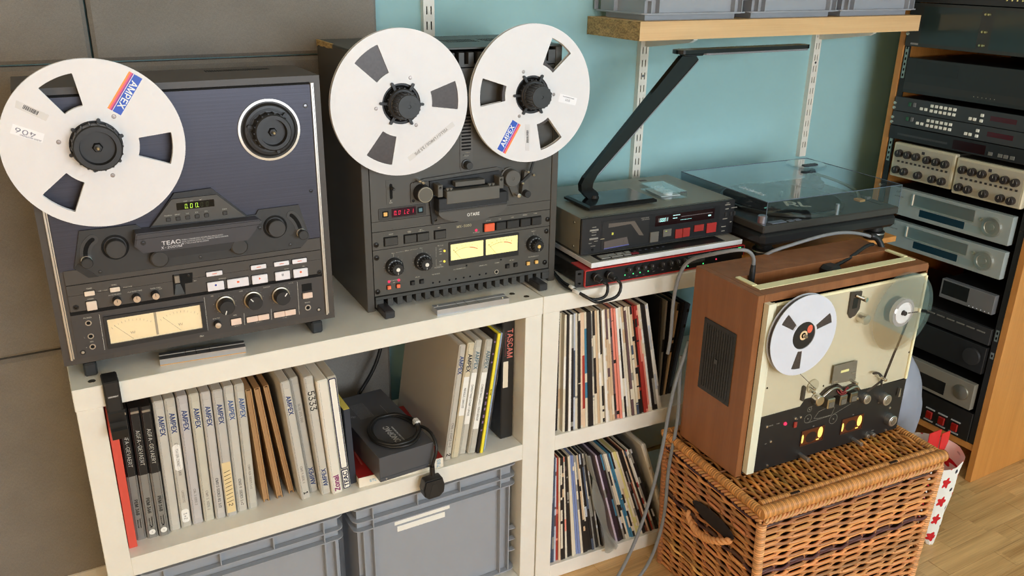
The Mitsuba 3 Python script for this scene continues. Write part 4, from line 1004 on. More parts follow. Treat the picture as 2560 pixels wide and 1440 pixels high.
# black clip over the shelf edge
K = Dev('headphone_hanger', np.eye(4), 'black headphone hanger clamped over the left end of the shelf edge', 'hanger')
K.add('arm', [box(.0470, .0722, -.0125, -.0003, .7020, .7772, .003), box(.0470, .0722, -.0125, .0300, .7695, .7775, .0022)], 'vc_satin', (24, 24, 24))
K.add('pad', box(.0490, .0702, -.0004, .026, .7200, .7280, .002), 'vc_matte', (20, 20, 20)) if 0 else None
p = Polygon([(-.0125, .7230), (-.0155, .7200), (-.0135, .7020), (-.0250, .6900), (-.0270, .6980), (-.0330, .6950), (-.0300, .6780), (-.0120, .6760), (-.0030, .6860), (-.0030, .7230)])
m = trimesh.creation.extrude_polygon(p, .0252, engine='earcut'); v = np.array(m.vertices)
K.add('cradle', mesh(np.c_[.0474 + v[:, 2], v[:, 0], v[:, 1]], m.faces), 'vc_satin', (24, 24, 24))
K.add('lettering', text('DERWENT', .0024, .0600, .7500, .0126, .0, bold=True), 'vc_matte', (214, 212, 206))


# aluminium splicing blocks
def block(T, L, lb, stripe):
    D = Dev('splicing_block', T, lb, 'splicing block', 'aluminium splicing blocks')
    p = Polygon([(0, 0), (.030, 0), (.030, .0125), (.0190, .0125), (.0178, .0112), (.0120, .0112), (.0108, .0125), (0, .0125)])
    m = trimesh.creation.extrude_polygon(p, L, engine='earcut'); v = np.array(m.vertices)
    D.add('block', mesh(np.c_[v[:, 2], v[:, 0], v[:, 1]], m.faces), 'vc_metal', (196, 200, 206))
    for f in (.30, .42, .58):
        D.add('cutting_slot', box(L * f, L * f + .0006, .002, .028, .0125, .0127), 'vc_matte', (40, 40, 40))
    if stripe:
        D.add('stripe', box(0, L, -.0004, -.0001, .0008, .0022), 'vc_satin', (206, 152, 84))
    else:
        for f, y in ((.06, .024), (.92, .006)):
            D.add('pin', zlathe(L * f, y, [(0, .0145), (.0022, .0140), (.0024, .0125)], 12), 'vc_chrome', (226, 226, 226), True)


block(frame((.1433, .0300, ZT), -.098), .146, 'aluminium splicing block with an orange line, in front of the left recorder', 1)
block(frame((.6696, .0112, ZT), -.0525), .163, 'aluminium splicing block with two pins, in front of the middle recorder', 0)

# ---------------------------------------------------------------- records in the right unit
CREAM, WHITE_, TAN, BLACK_, SAL, MAU, REDD = (222, 212, 188), (236, 232, 222), (204, 176, 140), (30, 27, 26), (226, 140, 120), (96, 74, 76), (160, 52, 44)
NAME = {CREAM: 'cream', WHITE_: 'white', TAN: 'tan', BLACK_: 'black', SAL: 'salmon pink', MAU: 'dark mauve', REDD: 'red', (190, 196, 206): 'pale grey blue', (226, 196, 164): 'peach', (66, 78, 98): 'slate blue', (120, 136, 180): 'lavender blue', (60, 120, 150): 'teal blue', (214, 204, 130): 'pale yellow', (120, 64, 48): 'rust brown', (140, 138, 130): 'grey', (206, 190, 206): 'pale lilac', (46, 34, 48): 'dark plum'}
GB, PEA, SLA, LAV, TEA, YEL, RUS, GRY, LIL, PLU = (190, 196, 206), (226, 196, 164), (66, 78, 98), (120, 136, 180), (60, 120, 150), (214, 204, 130), (120, 64, 48), (140, 138, 130), (206, 190, 206), (46, 34, 48)
ORD = ['first', 'second', 'third', 'fourth', 'fifth', 'sixth', 'seventh', 'eighth', 'ninth', 'tenth', 'eleventh', 'twelfth', 'thirteenth', 'fourteenth', 'fifteenth', 'sixteenth', 'seventeenth', 'eighteenth', 'nineteenth', 'twentieth']
ORD += ['twenty-' + o for o in ORD[:9]] + ['thirtieth'] + ['thirty-' + o for o in ORD[:9]] + ['fortieth'] + ['forty-' + o for o in ORD[:9]] + ['fiftieth']


def record(ub, ut, y, h, z, base, second, amount, rg, label, group, depth=.292, sheen='vc_satin'):
    """a record in its sleeve, standing from ub (left, right at the foot) to ut (at the top): the spine printed in blocks of a second colour"""
    key = numbered('vinyl_record')
    K = 22
    zz = np.r_[0, np.sort(rg.uniform(.02, .98, K - 1)), 1]
    ub, ut = [np.array([u[0] * .985 + u[1] * .015, u[0] * .015 + u[1] * .985]) for u in (ub, ut)]
    a = math.atan2(ut[0] - ub[0], h); hh = h * math.cos(a)
    dz = [max(0, math.sin(a)) * (ub[1] - ub[0]), max(0, -math.sin(a)) * (ub[1] - ub[0])]

    def at(side, f, yy):
        g = f * (1 + dz[side] / hh)
        return (ub[side] + (ut[side] - ub[side]) * g, yy, .0002 + hh * g)
    V, F, C, on = [], [], [], False
    for i in range(K):
        on = rg.random() < (.72 if on else amount * .45)
        c = second if on else base
        n = len(V); V += [at(0, zz[i], 0), at(1, zz[i], 0), at(1, zz[i + 1], 0), at(0, zz[i + 1], 0)]; C += [c] * 4; F += [(n, n + 1, n + 2), (n, n + 2, n + 3)]
    e = [c * .85 for c in base]
    n = len(V); V += [at(s, f, yy) for s in (0, 1) for yy in (0, depth) for f in (0, 1)]; C += [e] * 8
    F += [[j + n for j in f] for f in [(0, 1, 3), (0, 3, 2), (4, 6, 7), (4, 7, 5), (2, 3, 7), (2, 7, 6), (0, 2, 6), (0, 6, 4), (1, 5, 7), (1, 7, 3)]]
    put(key, mesh(V, F), sheen, np.array(C), number=False, T=T_R @ frame((0, y, z)))
    say(key, label, 'record', group)


rg = np.random.default_rng(21)
up = [(BLACK_, GB, .35), (BLACK_, MAU, .1), (CREAM, TAN, .3), (CREAM, WHITE_, .4), (BLACK_, CREAM, .1), (WHITE_, CREAM, .2), (BLACK_, GRY, .2), (GB, SLA, .3), (CREAM, GRY, .3), (BLACK_, CREAM, .45), (PEA, CREAM, .1), (PEA, REDD, .12), (CREAM, TEA, .12), (BLACK_, GRY, .12), (BLACK_, GRY, .2), (CREAM, GRY, .3), (CREAM, BLACK_, .2), (TAN, CREAM, .3), (CREAM, WHITE_, .4), (BLACK_, CREAM, .3), (WHITE_, TAN, .3),
      (TAN, CREAM, .25), (TAN, MAU, .2), (TAN, CREAM, .35), (MAU, BLACK_, .4), (SAL, BLACK_, .25), (SAL, REDD, .2), (WHITE_, CREAM, .3), (BLACK_, CREAM, .2), (CREAM, WHITE_, .3), (CREAM, TAN, .3), (MAU, CREAM, .3), (CREAM, GRY, .2), (CREAM, SLA, .45), (TAN, BLACK_, .45), (BLACK_, REDD, .2), (REDD, BLACK_, .3), (SAL, REDD, .3), (PEA, SAL, .3), (CREAM, WHITE_, .3), (BLACK_, GRY, .05), (BLACK_, GRY, .2), (WHITE_, GB, .2), (WHITE_, GRY, .2)]
N = len(up)
b0 = np.linspace(.0455, .3500, N + 1); t0 = np.linspace(.0435, .2830, N + 1)
seen = {}
for i, (b, s, am) in enumerate(up):
    record(b0[i:i + 2], t0[i:i + 2], .004 + .014 * (i < 3) + rg.uniform(0, .006), .300 - .004 * i / N, ZM, b, s, am, rg, f'{NAME[b]} record spine, {ORD[i]} from the left in the upper row', 'records on the upper shelf')
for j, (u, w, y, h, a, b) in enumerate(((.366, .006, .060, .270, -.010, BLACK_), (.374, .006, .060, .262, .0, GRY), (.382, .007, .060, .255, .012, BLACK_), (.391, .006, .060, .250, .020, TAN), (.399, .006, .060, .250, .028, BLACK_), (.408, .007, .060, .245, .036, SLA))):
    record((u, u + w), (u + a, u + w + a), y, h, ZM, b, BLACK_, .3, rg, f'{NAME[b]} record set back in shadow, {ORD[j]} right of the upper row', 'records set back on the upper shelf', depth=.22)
lo = [(SLA, GB, .2), (SLA, GRY, .35), (GB, MAU, .4), (REDD, SAL, .15), (PEA, CREAM, .3), (BLACK_, CREAM, .35), (BLACK_, TAN, .3), (CREAM, SAL, .3), (BLACK_, MAU, .15), (BLACK_, GRY, .25), (CREAM, GRY, .2), (CREAM, SLA, .35), (LAV, GB, .1), (LAV, CREAM, .12), (CREAM, GRY, .2), (BLACK_, GRY, .25), (BLACK_, TAN, .15), (CREAM, BLACK_, .3), (BLACK_, GB, .3), (SLA, BLACK_, .5), (GRY, CREAM, .3), (BLACK_, GRY, .15)]
N = len(lo)
b0 = np.linspace(.0455, .1900, N + 1); t0 = np.linspace(.0445, .1330, N + 1)
for i, (b, s, am) in enumerate(lo):
    record(b0[i:i + 2], t0[i:i + 2], .010 + rg.uniform(0, .005), .303 - .004 * i / N, .04, b, s, am, rg, f'{NAME[b]} record spine, {ORD[i]} from the left in the lower row', 'records on the lower shelf, left part')
lr = [(LIL, GRY, .3), (PLU, BLACK_, .3), (PLU, BLACK_, .2), (BLACK_, TEA, .3), (GRY, GB, .3), (CREAM, BLACK_, .35), (CREAM, BLACK_, .2), (TEA, SLA, .3), (TEA, CREAM, .1), (BLACK_, CREAM, .3), (CREAM, TAN, .3), (YEL, CREAM, .2), (YEL, CREAM, .3), (CREAM, GRY, .3), (BLACK_, MAU, .2), (BLACK_, GRY, .3), (RUS, BLACK_, .3), (PEA, CREAM, .2), (BLACK_, SLA, .3), (CREAM, REDD, .2), (WHITE_, GRY, .3), (BLACK_, GRY, .2), (BLACK_, GB, .2)]
N = len(lr)
b0 = np.linspace(.2440, .3800, N + 1); t0 = np.linspace(.1640, .2700, N + 1)
for i, (b, s, am) in enumerate(lr):
    record(b0[i:i + 2], t0[i:i + 2], .010 + rg.uniform(0, .004), .290, .04, b, s, am, rg, f'{NAME[b]} leaning record, {ORD[i]} right of the grey plastic sleeve', 'leaning records on the lower shelf')
# crumpled clear sleeve between the two parts, and a big white inner sleeve at the right
D = Dev('plastic_sleeve', T_R, 'crumpled grey plastic record sleeve hanging over the lower shelf edge', 'plastic sleeve')
nu, nv = 10, 24
S = []
for j in range(nv + 1):
    f = j / nv
    for i in range(nu + 1):
        g = i / nu
        S.append((.1945 - .058 * f + (.042 * (1 - f) ** 1.5) * g + .006 * math.sin(9 * f + 3 * g), -.001 - .004 * math.sin(7 * f + 5 * g) - .012 * (1 - f) ** 8 + .06 * (1 - g) * 0, .0405 + .298 * f - (.004 * math.sin(11 * g) if f == 0 else 0)))
I = np.arange(nv)[:, None] * (nu + 1) + np.arange(nu)
q = np.stack([I, I + 1, I + nu + 2, I + nu + 1], -1).reshape(-1, 4)
D.add('film', mesh(S, np.vstack([q[:, :3], q[:, [0, 2, 3]]])), 'poly_film', smooth=True)
record((.1925, .1970), (.1345, .1390), .012, .298, .04, GRY, GB, .2, rg, 'grey plastic-sleeved record right of the tight left part of the lower row', 'plastic-sleeved records')
record((.2010, .2055), (.1410, .1455), .012, .296, .04, BLACK_, (50, 60, 50), .3, rg, 'dark record in a plastic sleeve, beside the gap in the lower row', 'plastic-sleeved records')
D = Dev('inner_sleeve', T_R @ frame((.400, .012, .0402), 0, 0, -.35), 'large white paper record sleeve leaning at the right end of the lower row', 'record sleeve')
D.add('sleeve', box(0, .010, 0, .285, 0, .292, .003), 'vc_matte', (226, 220, 206)); D.add('sleeve_edge', box(.0105, .014, .004, .285, 0, .286, .0012), 'vc_matte', (205, 196, 176))
D.add('print', [plate(disc(.005, v, .004), .0, .0003) for v in (.10, .14, .21)], 'vc_matte', (196, 176, 150))
bsdf('poly_film', (176, 178, 170), 0.3)
scene['poly_film'] = {'type': 'principledthin', 'base_color': rgb((205, 208, 200)), 'roughness': 0.3, 'spec_trans': 0.45, 'eta': 1.4, 'diff_trans': 1.0}
# ---------------------------------------------------------------- stack on the right shelf unit
TI = frame((1.024, .003, ZT), -.048)
D = Dev('audio_interface', TI, 'black rack audio interface with a red edge and green lights, bottom of the stack', 'audio interface')
D.add('body', box(-.002, .452, .004, .235, .0025, .0400, .001), 'vc_satin', (30, 30, 31))
D.add('front', box(0, .4500, -.0010, .004, .0045, .0395, .0008), 'vc_satin', (22, 22, 23))
rim = rrect(-.0012, .4515, .0025, .0420, .003).difference(rrect(.0006, .4497, .0043, .0400, .002))
D.add('red_edge', plate(rim, -.004, .0022), 'vc_satin', (200, 62, 58)); D.add('red_top', box(-.0012, .4515, .0045, .06, .0401, .0420), 'vc_satin', (160, 40, 44))
D.add('rack_ear', plate(rrect(-.0235, -.0040, .0045, .0440, .001).difference(rrect(-.0185, -.0090, .0330, .0385, .0026)).difference(rrect(-.0185, -.0090, .0100, .0155, .0026)), -.004, -.001), 'vc_satin', (40, 40, 42))
for u in (.1057, .1282, .1469, .1695, .2835, .3286):
    D.add('green_light', lathe(u, .0158 if u < .2 else .0112, [(.0018, .001), (.0012, .0020), (0, .0022)], 10), 'lit_led', smooth=True, **L_LED)
D.add('green_light', box(.4315, .4400, -.0016, -.0010, .0343, .0371), 'lit_led', **L_LED)
D.add('red_light', lathe(.3669, .0167, [(.0022, .001), (.0014, .0020), (0, .0022)], 10), 'lit_red', smooth=True, **L_RED)
for i, u in enumerate((.112, .1343, .1537, .1740, .2046, .2286, .2487, .2690)):
    k = D.add('gain_knob', lathe(u, .0285, [(.0065, .001), (.0060, .0115), (.0052, .0125), (0, .0125)], 20), 'vc_satin', (34, 34, 35), True)
    D.add('pointer', box(u - .0004, u + .0004, -.0128, -.0124, .0285, .0338), 'vc_matte', (170, 170, 170), parent=k)
D.add('meter_panel', plate(rrect(.2800, .3325, .0155, .0355, .0005), .0010, .0014), 'vc_satin', (38, 40, 40))
D.add('meter_bars', [plate(rrect(.2815, .3310, v, v + .0012, .0001), .0014, .0016) for v in np.arange(.018, .035, .0032)], 'vc_matte', (86, 88, 86))
for u in (.3441, .3715, .3995, .4234):
    D.add('small_button', box(u - .003, u + .003, -.0030, -.0010, .0280, .0315, .0006), 'vc_satin', (62, 62, 62))
D.add('lettering', [text(t, .0018, u, v, .001) for t, u, v in (('LINE', .345, .0365), ('48V', .118, .0095), ('INST', .138, .0095), ('PAD', .158, .0095), ('1', .196, .020), ('2', .2150, .020), ('MONITOR', .372, .0365), ('1', .400, .0365), ('2', .424, .0365), ('INST', .185, .013), ('LINE', .21, .013), ('AIR', .235, .013), ('SAFE', .26, .013))], 'vc_matte', (130, 130, 130))
# two black microphone leads plugged into its front
for i, (u, v, e, lb) in enumerate(((.0225, .0265, [(1.0620, -.030, .782), (1.0560, -.036, .762), (1.0400, -.036, .7555), (1.0100, -.030, .7610), (.9900, -.012, .7765), (.9950, .05, .7755), (1.006, .0960, .775), (1.0030, .16, .775)], 'left black microphone lead, plugged into the front of the audio interface'), (.0575, .0262, [(1.0950, -.035, .778), (1.0870, -.039, .758), (1.0720, -.039, .7510), (1.0500, -.040, .7500), (1.0250, -.046, .7530), (.9980, -.030, .7700), (.9830, .004, .7760), (.9920, .06, .7760), (1.0100, .17, .7760)], 'right black microphone lead, plugged into the front of the audio interface'))):
    C = Dev('microphone_lead', np.eye(4), lb, 'audio cable', 'microphone leads')
    p0 = (TI @ np.array([u, -.003, v, 1]))[:3]; p1 = (TI @ np.array([u + .004, -.030, v - .004, 1]))[:3]
    C.add('connector', tube([p0 + (p1 - p0) * t for t in (0, .3, .35, .36, .95, 1)], [.0082, .0082, .0090, .0078, .0066, .0045], 18), 'vc_satin', (24, 24, 25), True)
    C.add('connector_ring', tube([p0 + (p1 - p0) * t for t in (.32, .37)], [.0093, .0093], 18), 'vc_metal', (130, 128, 122), True)
    pts = curve([p0 + (p1 - p0) * .9, p1 + (p1 - p0) * .3] + e, 44)
    C.add('cable', tube(pts, .0033, 8), 'vc_satin', (20, 20, 21), True)
    q = pts[20 if i == 0 else 20]
    C.add('tie', tube([pts[19], pts[20], pts[21]], .0050, 10), 'vc_satin', (216, 214, 208), True, label='white tie on the lead')
# white low machine with a sloping key field
TM = frame((1.039, .002, ZT + .0425), -.050)
D = Dev('drum_machine', TM, 'white slim machine with grey keys and a red key, between the black units', 'audio unit')
D.add('body', box(0, .4280, 0, .205, .0020, .0140, .001), 'vc_satin', (226, 226, 226))
D.add('top_plate', box(.001, .427, .001, .204, .0140, .0143), 'vc_satin', (150, 147, 136))
D.add('key_field', box(.026, .380, .008, .048, .0143, .0147), 'vc_satin', (24, 24, 25))
for y, row in ((.0115, ((.034, .024), (.061, .030), (.094, .020))), (.0240, ((.034, .046), (.083, .020), (.106, .014)))):
    for u, w in row:
        D.add('key', box(u, u + w, y, y + .0100, .0147, .0170, .0006), 'vc_satin', (134, 134, 128))
D.add('key', box(.1155, .135, .0115, .0215, .0147, .0168, .0006), 'vc_satin', (110, 24, 36), label='dark red key')
for i in range(6):
    D.add('small_button', box(.130 + i * .016, .137 + i * .016, .028, .032, .0147, .0160, .0004), 'vc_satin', (52, 54, 66))
D.add('feet', [box(u, u + .02, y, y + .02, .0004, .0019) for u in (.03, .38) for y in (.02, .17)], 'vc_matte', (30, 30, 30))
# tape deck with the black glass front
TD = frame((1.039, .050, ZT + .0600), -.055)
D = Dev('digital_tape_deck', TD, 'grey tape deck with a dark window front and red keys, under the desk lamp', 'tape deck')
W, H = .4320, .0858
D.add('case', box(.001, W - .001, .004, .270, .0020, H, .001), 'vc_satin', (124, 122, 110))
D.add('front_panel', box(0, W, -.004, .0039, .0008, H - .0006, .0015), 'vc_satin', (30, 30, 31))
for v in (.018, .066):
    D.add('side_screw', [lathe(0, 0, [(.0030, 0), (.0024, .0012), (0, .0013)], 12)], 'vc_metal', (160, 155, 140), True) if 0 else None
m = lathe(0, 0, [(.0030, 0), (.0026, .0012), (0, .0013)], 12)
for y, z in ((.03, .070), (.03, .014)):
    D.add('side_screw', move(m, frame((.0010, y, z), -math.pi / 2)), 'vc_metal', (170, 164, 148), True)
D.add('window_recess', plate(rrect(.0510, .3860, .0080, .0760, .001), .0040, .0044), 'vc_satin', (20, 20, 21))
k = D.add('cassette_well', plate(rrect(.0545, .1815, .0090, .0730, .001), .0044, .0048), 'vc_satin', (34, 33, 32))
D.add('cassette', [plate(Polygon([(.0600, .0110), (.1270, .0130), (.1210, .0310), (.0600, .0270)]), .0048, .0062)], 'vc_satin', (92, 84, 80), parent=k)
D.add('cassette_edge', plate(Polygon([(.0600, .0085), (.1280, .0105), (.1270, .0130), (.0600, .0110)]), .0048, .0065), 'vc_satin', (88, 92, 150), parent=k)
D.add('well_light', plate(rrect(.0795, .0845, .0400, .0455, .0005), .0048, .0052), 'vc_satin', (214, 214, 90), parent=k)
D.add('well_parts', [plate(Polygon([(.070, .058), (.13, .060), (.155, .030), (.168, .028), (.14, .066), (.07, .068)]), .0048, .0052), plate(rrect(.104, .1055, .017, .026, .0003), .0062, .0064), plate(rrect(.113, .1140, .018, .028, .0003), .0062, .0064)], 'vc_satin', (96, 88, 80), parent=k)
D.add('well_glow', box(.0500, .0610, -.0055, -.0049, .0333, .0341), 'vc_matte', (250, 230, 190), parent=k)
D.add('display', plate(rrect(.1980, .3700, .0450, .0705, .0005), .0044, .0047), 'vc_gloss', (30, 14, 16))
D.add('counter_digits', sevenseg('0001', .2100, .0545, .0088, .0058, .0047, .2), 'lit_cyan', **L_CYAN)
D.add('display_bars', [plate(rrect(.2475, .2680, .0655, .0672, .0002), .0047, .005), plate(rrect(.2475, .2600, .0585, .0602, .0002), .0047, .005), plate(rrect(.2700, .3020, .0527, .0533, .0001), .0047, .005)], 'lit_cyan', **L_CYAN)
D.add('display_lamp', plate(rrect(.3515, .3605, .0525, .0560, .0014), .0047, .005), 'lit_cyan', **L_CYAN)
D.add('display_strip', [plate(rrect(.2060, .2350, .0545, .0640, .0004), .0046, .00475), plate(rrect(.272, .3640, .0600, .0618, .0002), .0047, .0049)], 'vc_satin', (96, 88, 88))
for u, v, w, h, c in ((.1975, .0205, .0240, .0250, (104, 101, 94)), (.2335, .0263, .0240, .0180, (104, 101, 94)), (.2675, .0200, .0205, .0225, (156, 44, 38)), (.2895, .0205, .0205, .0225, (156, 44, 38)), (.3262, .0267, .0285, .0165, (156, 44, 38)), (.3640, .0230, .0290, .0245, (168, 44, 40))):
    D.add('key', box(u - w / 2, u + w / 2, -.0075, -.0044, v - h / 2, v + h / 2, .0008), 'vc_satin', c, **({'label': 'dark red transport key'} if c[0] > 150 else {}))
D.add('key_light', plate(rrect(.2270, .2320, .0300, .0318, .0004), .0075, .0077), 'vc_matte', (190, 210, 100))
for v, w in ((.0640, .011), (.0572, .023), (.0524, .013), (.0458, .012), (.0373, .023)):
    D.add('left_button', box(.032 - w / 2, .032 + w / 2, -.0060, -.0040, v - (.0009 if w < .02 else .0022), v + (.0009 if w < .02 else .0022), .0004), 'vc_satin', (140, 138, 132))
D.add('left_marks', [plate(rrect(.020, .028, .0262, .0274, .0003), .004, .0042), plate(rrect(.034, .044, .0300, .0312, .0003), .004, .0042), plate(rrect(.026, .038, .0190, .0202, .0003), .004, .0042)], 'vc_matte', (150, 148, 140))
D.add('phones_socket', lathe(.0310, .0110, [(.0035, .0040), (.0035, .0046), (.002, .0046), (0, .0042)], 14), 'vc_matte', (12, 12, 12), True)
D.add('right_marks', [plate(rrect(u - w / 2, u + w / 2, v - .0012, v + .0012, .0003), .004, .0042) for u, v, w in ((.4089, .0747, .016), (.4082, .0643, .010), (.4297, .0654, .018), (.4050, .0399, .014), (.4032, .0205, .014), (.4026, .0092, .010), (.4238, .0300, .006))], 'vc_matte', (150, 146, 136))
for u in (.4055, .4215, .4320):
    D.add('slide_switch', box(u - .003, u + .003, -.0060, -.0040, .0460, .0560, .0005), 'vc_satin', (44, 44, 44))
D.add('lettering', [text('DIGITAL AUDIO', .0020, .1680, .0700, .0048), text('SIGNAL PROCESSOR', .0016, .1700, .0660, .0048), text('RESET', .0020, .4089, .0790, .0041)], 'vc_matte', (170, 166, 160))
D.add('feet', [zlathe(u, y, [(.012, -.0029), (.012, .0019), (0, .0019)], 16) for u in (.04, .40) for y in (.03, .16)], 'vc_matte', (26, 26, 26))
D.add('top_seam', box(.001, W - .001, .0041, .0052, H - .0003, H + .0004), 'vc_matte', (50, 50, 46))
ZD = ZT + .06 + H + .0006
# desk lamp
D = Dev('desk_lamp', frame((1.0795, .0800, ZD), -.045), 'glossy black folding desk lamp standing on the grey tape deck', 'lamp')
PB = (20, 20, 21)
bp = trimesh.creation.extrude_polygon(rrect(0, .195, 0, .122, .010), .006, engine='earcut'); v = np.array(bp.vertices)
D.add('base', [trimesh.convex.convex_hull(np.vstack([[(x + sx * s, y + sy * s, z) for x, y, sx, sy in ((0.004, .004, 1, 1), (.191, .004, -1, 1), (.191, .118, -1, -1), (.004, .118, 1, -1))] for z, s in ((0.0002, .010), (.004, 0), (.009, 0), (.0125, .006))]))], 'vc_gloss', PB)
D2 = D
D2.T = np.eye(4)
ly0, ly1 = .1425, .1565
arm = Polygon([(1.137, .9265), (1.1500, .9360), (1.1420, .9450), (1.1310, .9530), (1.1330, .9660), (1.1440, .9835), (1.4190, 1.2330), (1.4050, 1.2470), (1.3880, 1.2440), (1.3680, 1.2425), (1.1075, .9790), (1.0990, .9640), (1.1010, .9480), (1.1200, .9290)]).buffer(.004).buffer(-.004)
m = trimesh.creation.extrude_polygon(arm, ly1 - ly0, engine='earcut'); v = np.array(m.vertices)
D.add('arm', mesh(np.c_[v[:, 0], ly1 - v[:, 2], v[:, 1]], m.faces), 'vc_gloss', PB)
D.add('arm_trim', tube([(1.1440, ly0 - .0005, .9830), (1.4170, ly0 - .0005, 1.2310)], .0018, 6), 'vc_metal', (130, 130, 136), True, label='silver trim along the arm')
D.add('hinge', zlathe(1.140, .1495, [(0, ZD + .0125), (.0140, ZD + .0126), (.0110, ZD + .019), (0, ZD + .019)], 20), 'vc_gloss', PB, True)
hp = LineString([(1.3640, 1.2520), (1.3900, 1.2520)])
m = trimesh.creation.extrude_polygon(rrect(1.3500, 1.7820, .1290, .1680, .016), .009, engine='earcut'); m.apply_translation((0, 0, 1.2480))
D.add('head', m, 'vc_gloss', PB, label='long flat lamp head')
m = trimesh.creation.extrude_polygon(rrect(1.4300, 1.7770, .1300, .1670, .014), .0042, engine='earcut'); m.apply_translation((0, 0, 1.2436))
D.add('diffuser', m, 'vc_satin', (120, 120, 124))
D.add('head_hinge', box(1.372, 1.430, .138, .160, 1.2420, 1.2479, .002), 'vc_gloss', PB)
# clear cassette case beside it
D = Dev('clear_case', frame((1.3030, .0900, ZD + .0002), -.12), 'small clear plastic case beside the desk lamp base', 'plastic case')
D.add('shell', [box(0, .066, 0, .11, 0, .0016), box(0, .066, 0, .11, .0150, .0166), box(0, .0012, 0, .11, .0017, .0149), box(.0648, .066, 0, .11, .0017, .0149), box(.0013, .0647, 0, .0012, .0017, .0149)], 'clear_plastic')
D.add('hubs', [zlathe(.033, y, [(.012, .0018), (.012, .012), (.006, .012), (.006, .0018)], 20) for y in (.035, .075)], 'vc_satin', (226, 230, 232), True)
D.add('insert', box(.006, .060, .020, .095, .0018, .0040, .0006), 'vc_satin', (200, 206, 208))
D.add('hinge_mark', box(.046, .064, -.0006, .0008, .0140, .0166), 'vc_satin', (70, 74, 76))
D = Dev('sticker', TD, 'small dark sticker on the top of the grey tape deck', 'sticker')
D.add('label', box(.318, .340, .235, .245, H + .0001, H + .0004), 'vc_matte', (88, 80, 76))

# ---------------------------------------------------------------- turntable on a board
TTB = frame((1.470, -.078, .785), -.065)
D = Dev('wooden_board', TTB, 'thin wooden board under the turntable', 'board')
D.add('board', box(-.004, .479, .019, .340, -.0148, -.0002, .0006), 'rackwood')
D = Dev('turntable', TTB, 'black turntable with a smoky clear lid, on the wooden board', 'turntable')
W, DP = .447, .335
D.add('plinth', box(0, W, 0, DP, .0340, .0700, .010), 'vc_satin', (26, 26, 27))
D.add('top_deck', box(.0005, W - .0005, .0005, DP - .0005, .0690, .0880, .003), 'vc_satin', (56, 54, 50))
for u in (.038, W - .038):
    for y in (.034, DP - .034):
        k = D.add('foot', zlathe(u, y, [(0, 0), (.024, 0), (.026, .006), (.026, .020), (.020, .022), (.020, .036)], 28), 'vc_satin', (22, 22, 22), True)
        D.add('foot_ring', zlathe(u, y, [(.0262, .014), (.0266, .0155), (.0262, .017)], 28), 'vc_metal', (190, 188, 184), True, parent=k)
cx, cy = .196, .160
D.add('platter', zlathe(cx, cy, [(.152, .0885), (.1545, .0900), (.1545, .0965), (.152, .0985), (.148, .0985), (.147, .0975), (0, .0975)], 72), 'vc_metal', (96, 94, 88), True)
D.add('slipmat', zlathe(cx, cy, [(.146, .0976), (.146, .1000), (0, .1000)], 72), 'vc_matte', (22, 22, 22), True)
D.add('slipmat_print', [top_text('RL', .040, cx - .012, cy - .070, .1000, -.55, True)], 'vc_matte', (206, 200, 178))
D.add('spindle', zlathe(cx, cy, [(.0036, .100), (.0036, .114), (.002, .116), (0, .116)], 14), 'vc_chrome', (210, 210, 205), True)
D.add('power_switch', zlathe(.020, .030, [(.0115, .0881), (.0115, .1040), (.0100, .1055), (0, .1055)], 24), 'vc_metal', (226, 224, 222), True)
D.add('start_button', box(.030, .075, .006, .024, .0881, .0905, .001), 'vc_satin', (150, 152, 158))
D.add('speed_buttons', [box(.082 + i * .022, .100 + i * .022, .006, .018, .0881, .0900, .0008) for i in range(2)], 'vc_satin', (140, 142, 148))
D.add('target_light', zlathe(.240, .0120, [(.0052, .0881), (.0052, .1140), (.0045, .1150), (0, .1150)], 16), 'vc_metal', (236, 236, 240), True)
k = D.add('tonearm', tube(curve([(.395, .255, .122), (.392, .200, .124), (.380, .120, .122), (.352, .055, .118), (.335, .035, .112)], 30), .0038, 10), 'vc_metal', (176, 166, 140), True)
D.add('tonearm_base', zlathe(.395, .255, [(.032, .0881), (.032, .100), (.022, .106), (.016, .122), (0, .122)], 28), 'vc_satin', (66, 64, 60), True, parent=k)
D.add('counterweight', tube([(.3955, .262, .122), (.397, .300, .122)], .014, 20), 'vc_satin', (54, 52, 50), True, parent=k)
D.add('headshell', box(.322, .340, .018, .040, .108, .114, .001), 'vc_satin', (210, 150, 80), parent=k)
D.add('pitch_slider', box(.415, .432, .035, .135, .0881, .0890), 'vc_satin', (40, 40, 40)); D.add('slider_knob', box(.4165, .4305, .080, .090, .0891, .0960, .001), 'vc_satin', (110, 108, 104))
ZL = .1455
lid = [box(.004, W - .004, .002, DP, ZL - .003, ZL), box(.004, .0065, .002, DP, .0885, ZL - .003), box(W - .0065, W - .004, .002, DP, .0885, ZL - .003), box(.0066, W - .0066, .002, .0045, .0885, ZL - .003), box(.0066, W - .0066, DP - .0025, DP, .0885, ZL - .003)]


def sheet(p):
    return mesh(p, [(0, 1, 2), (0, 2, 3)])


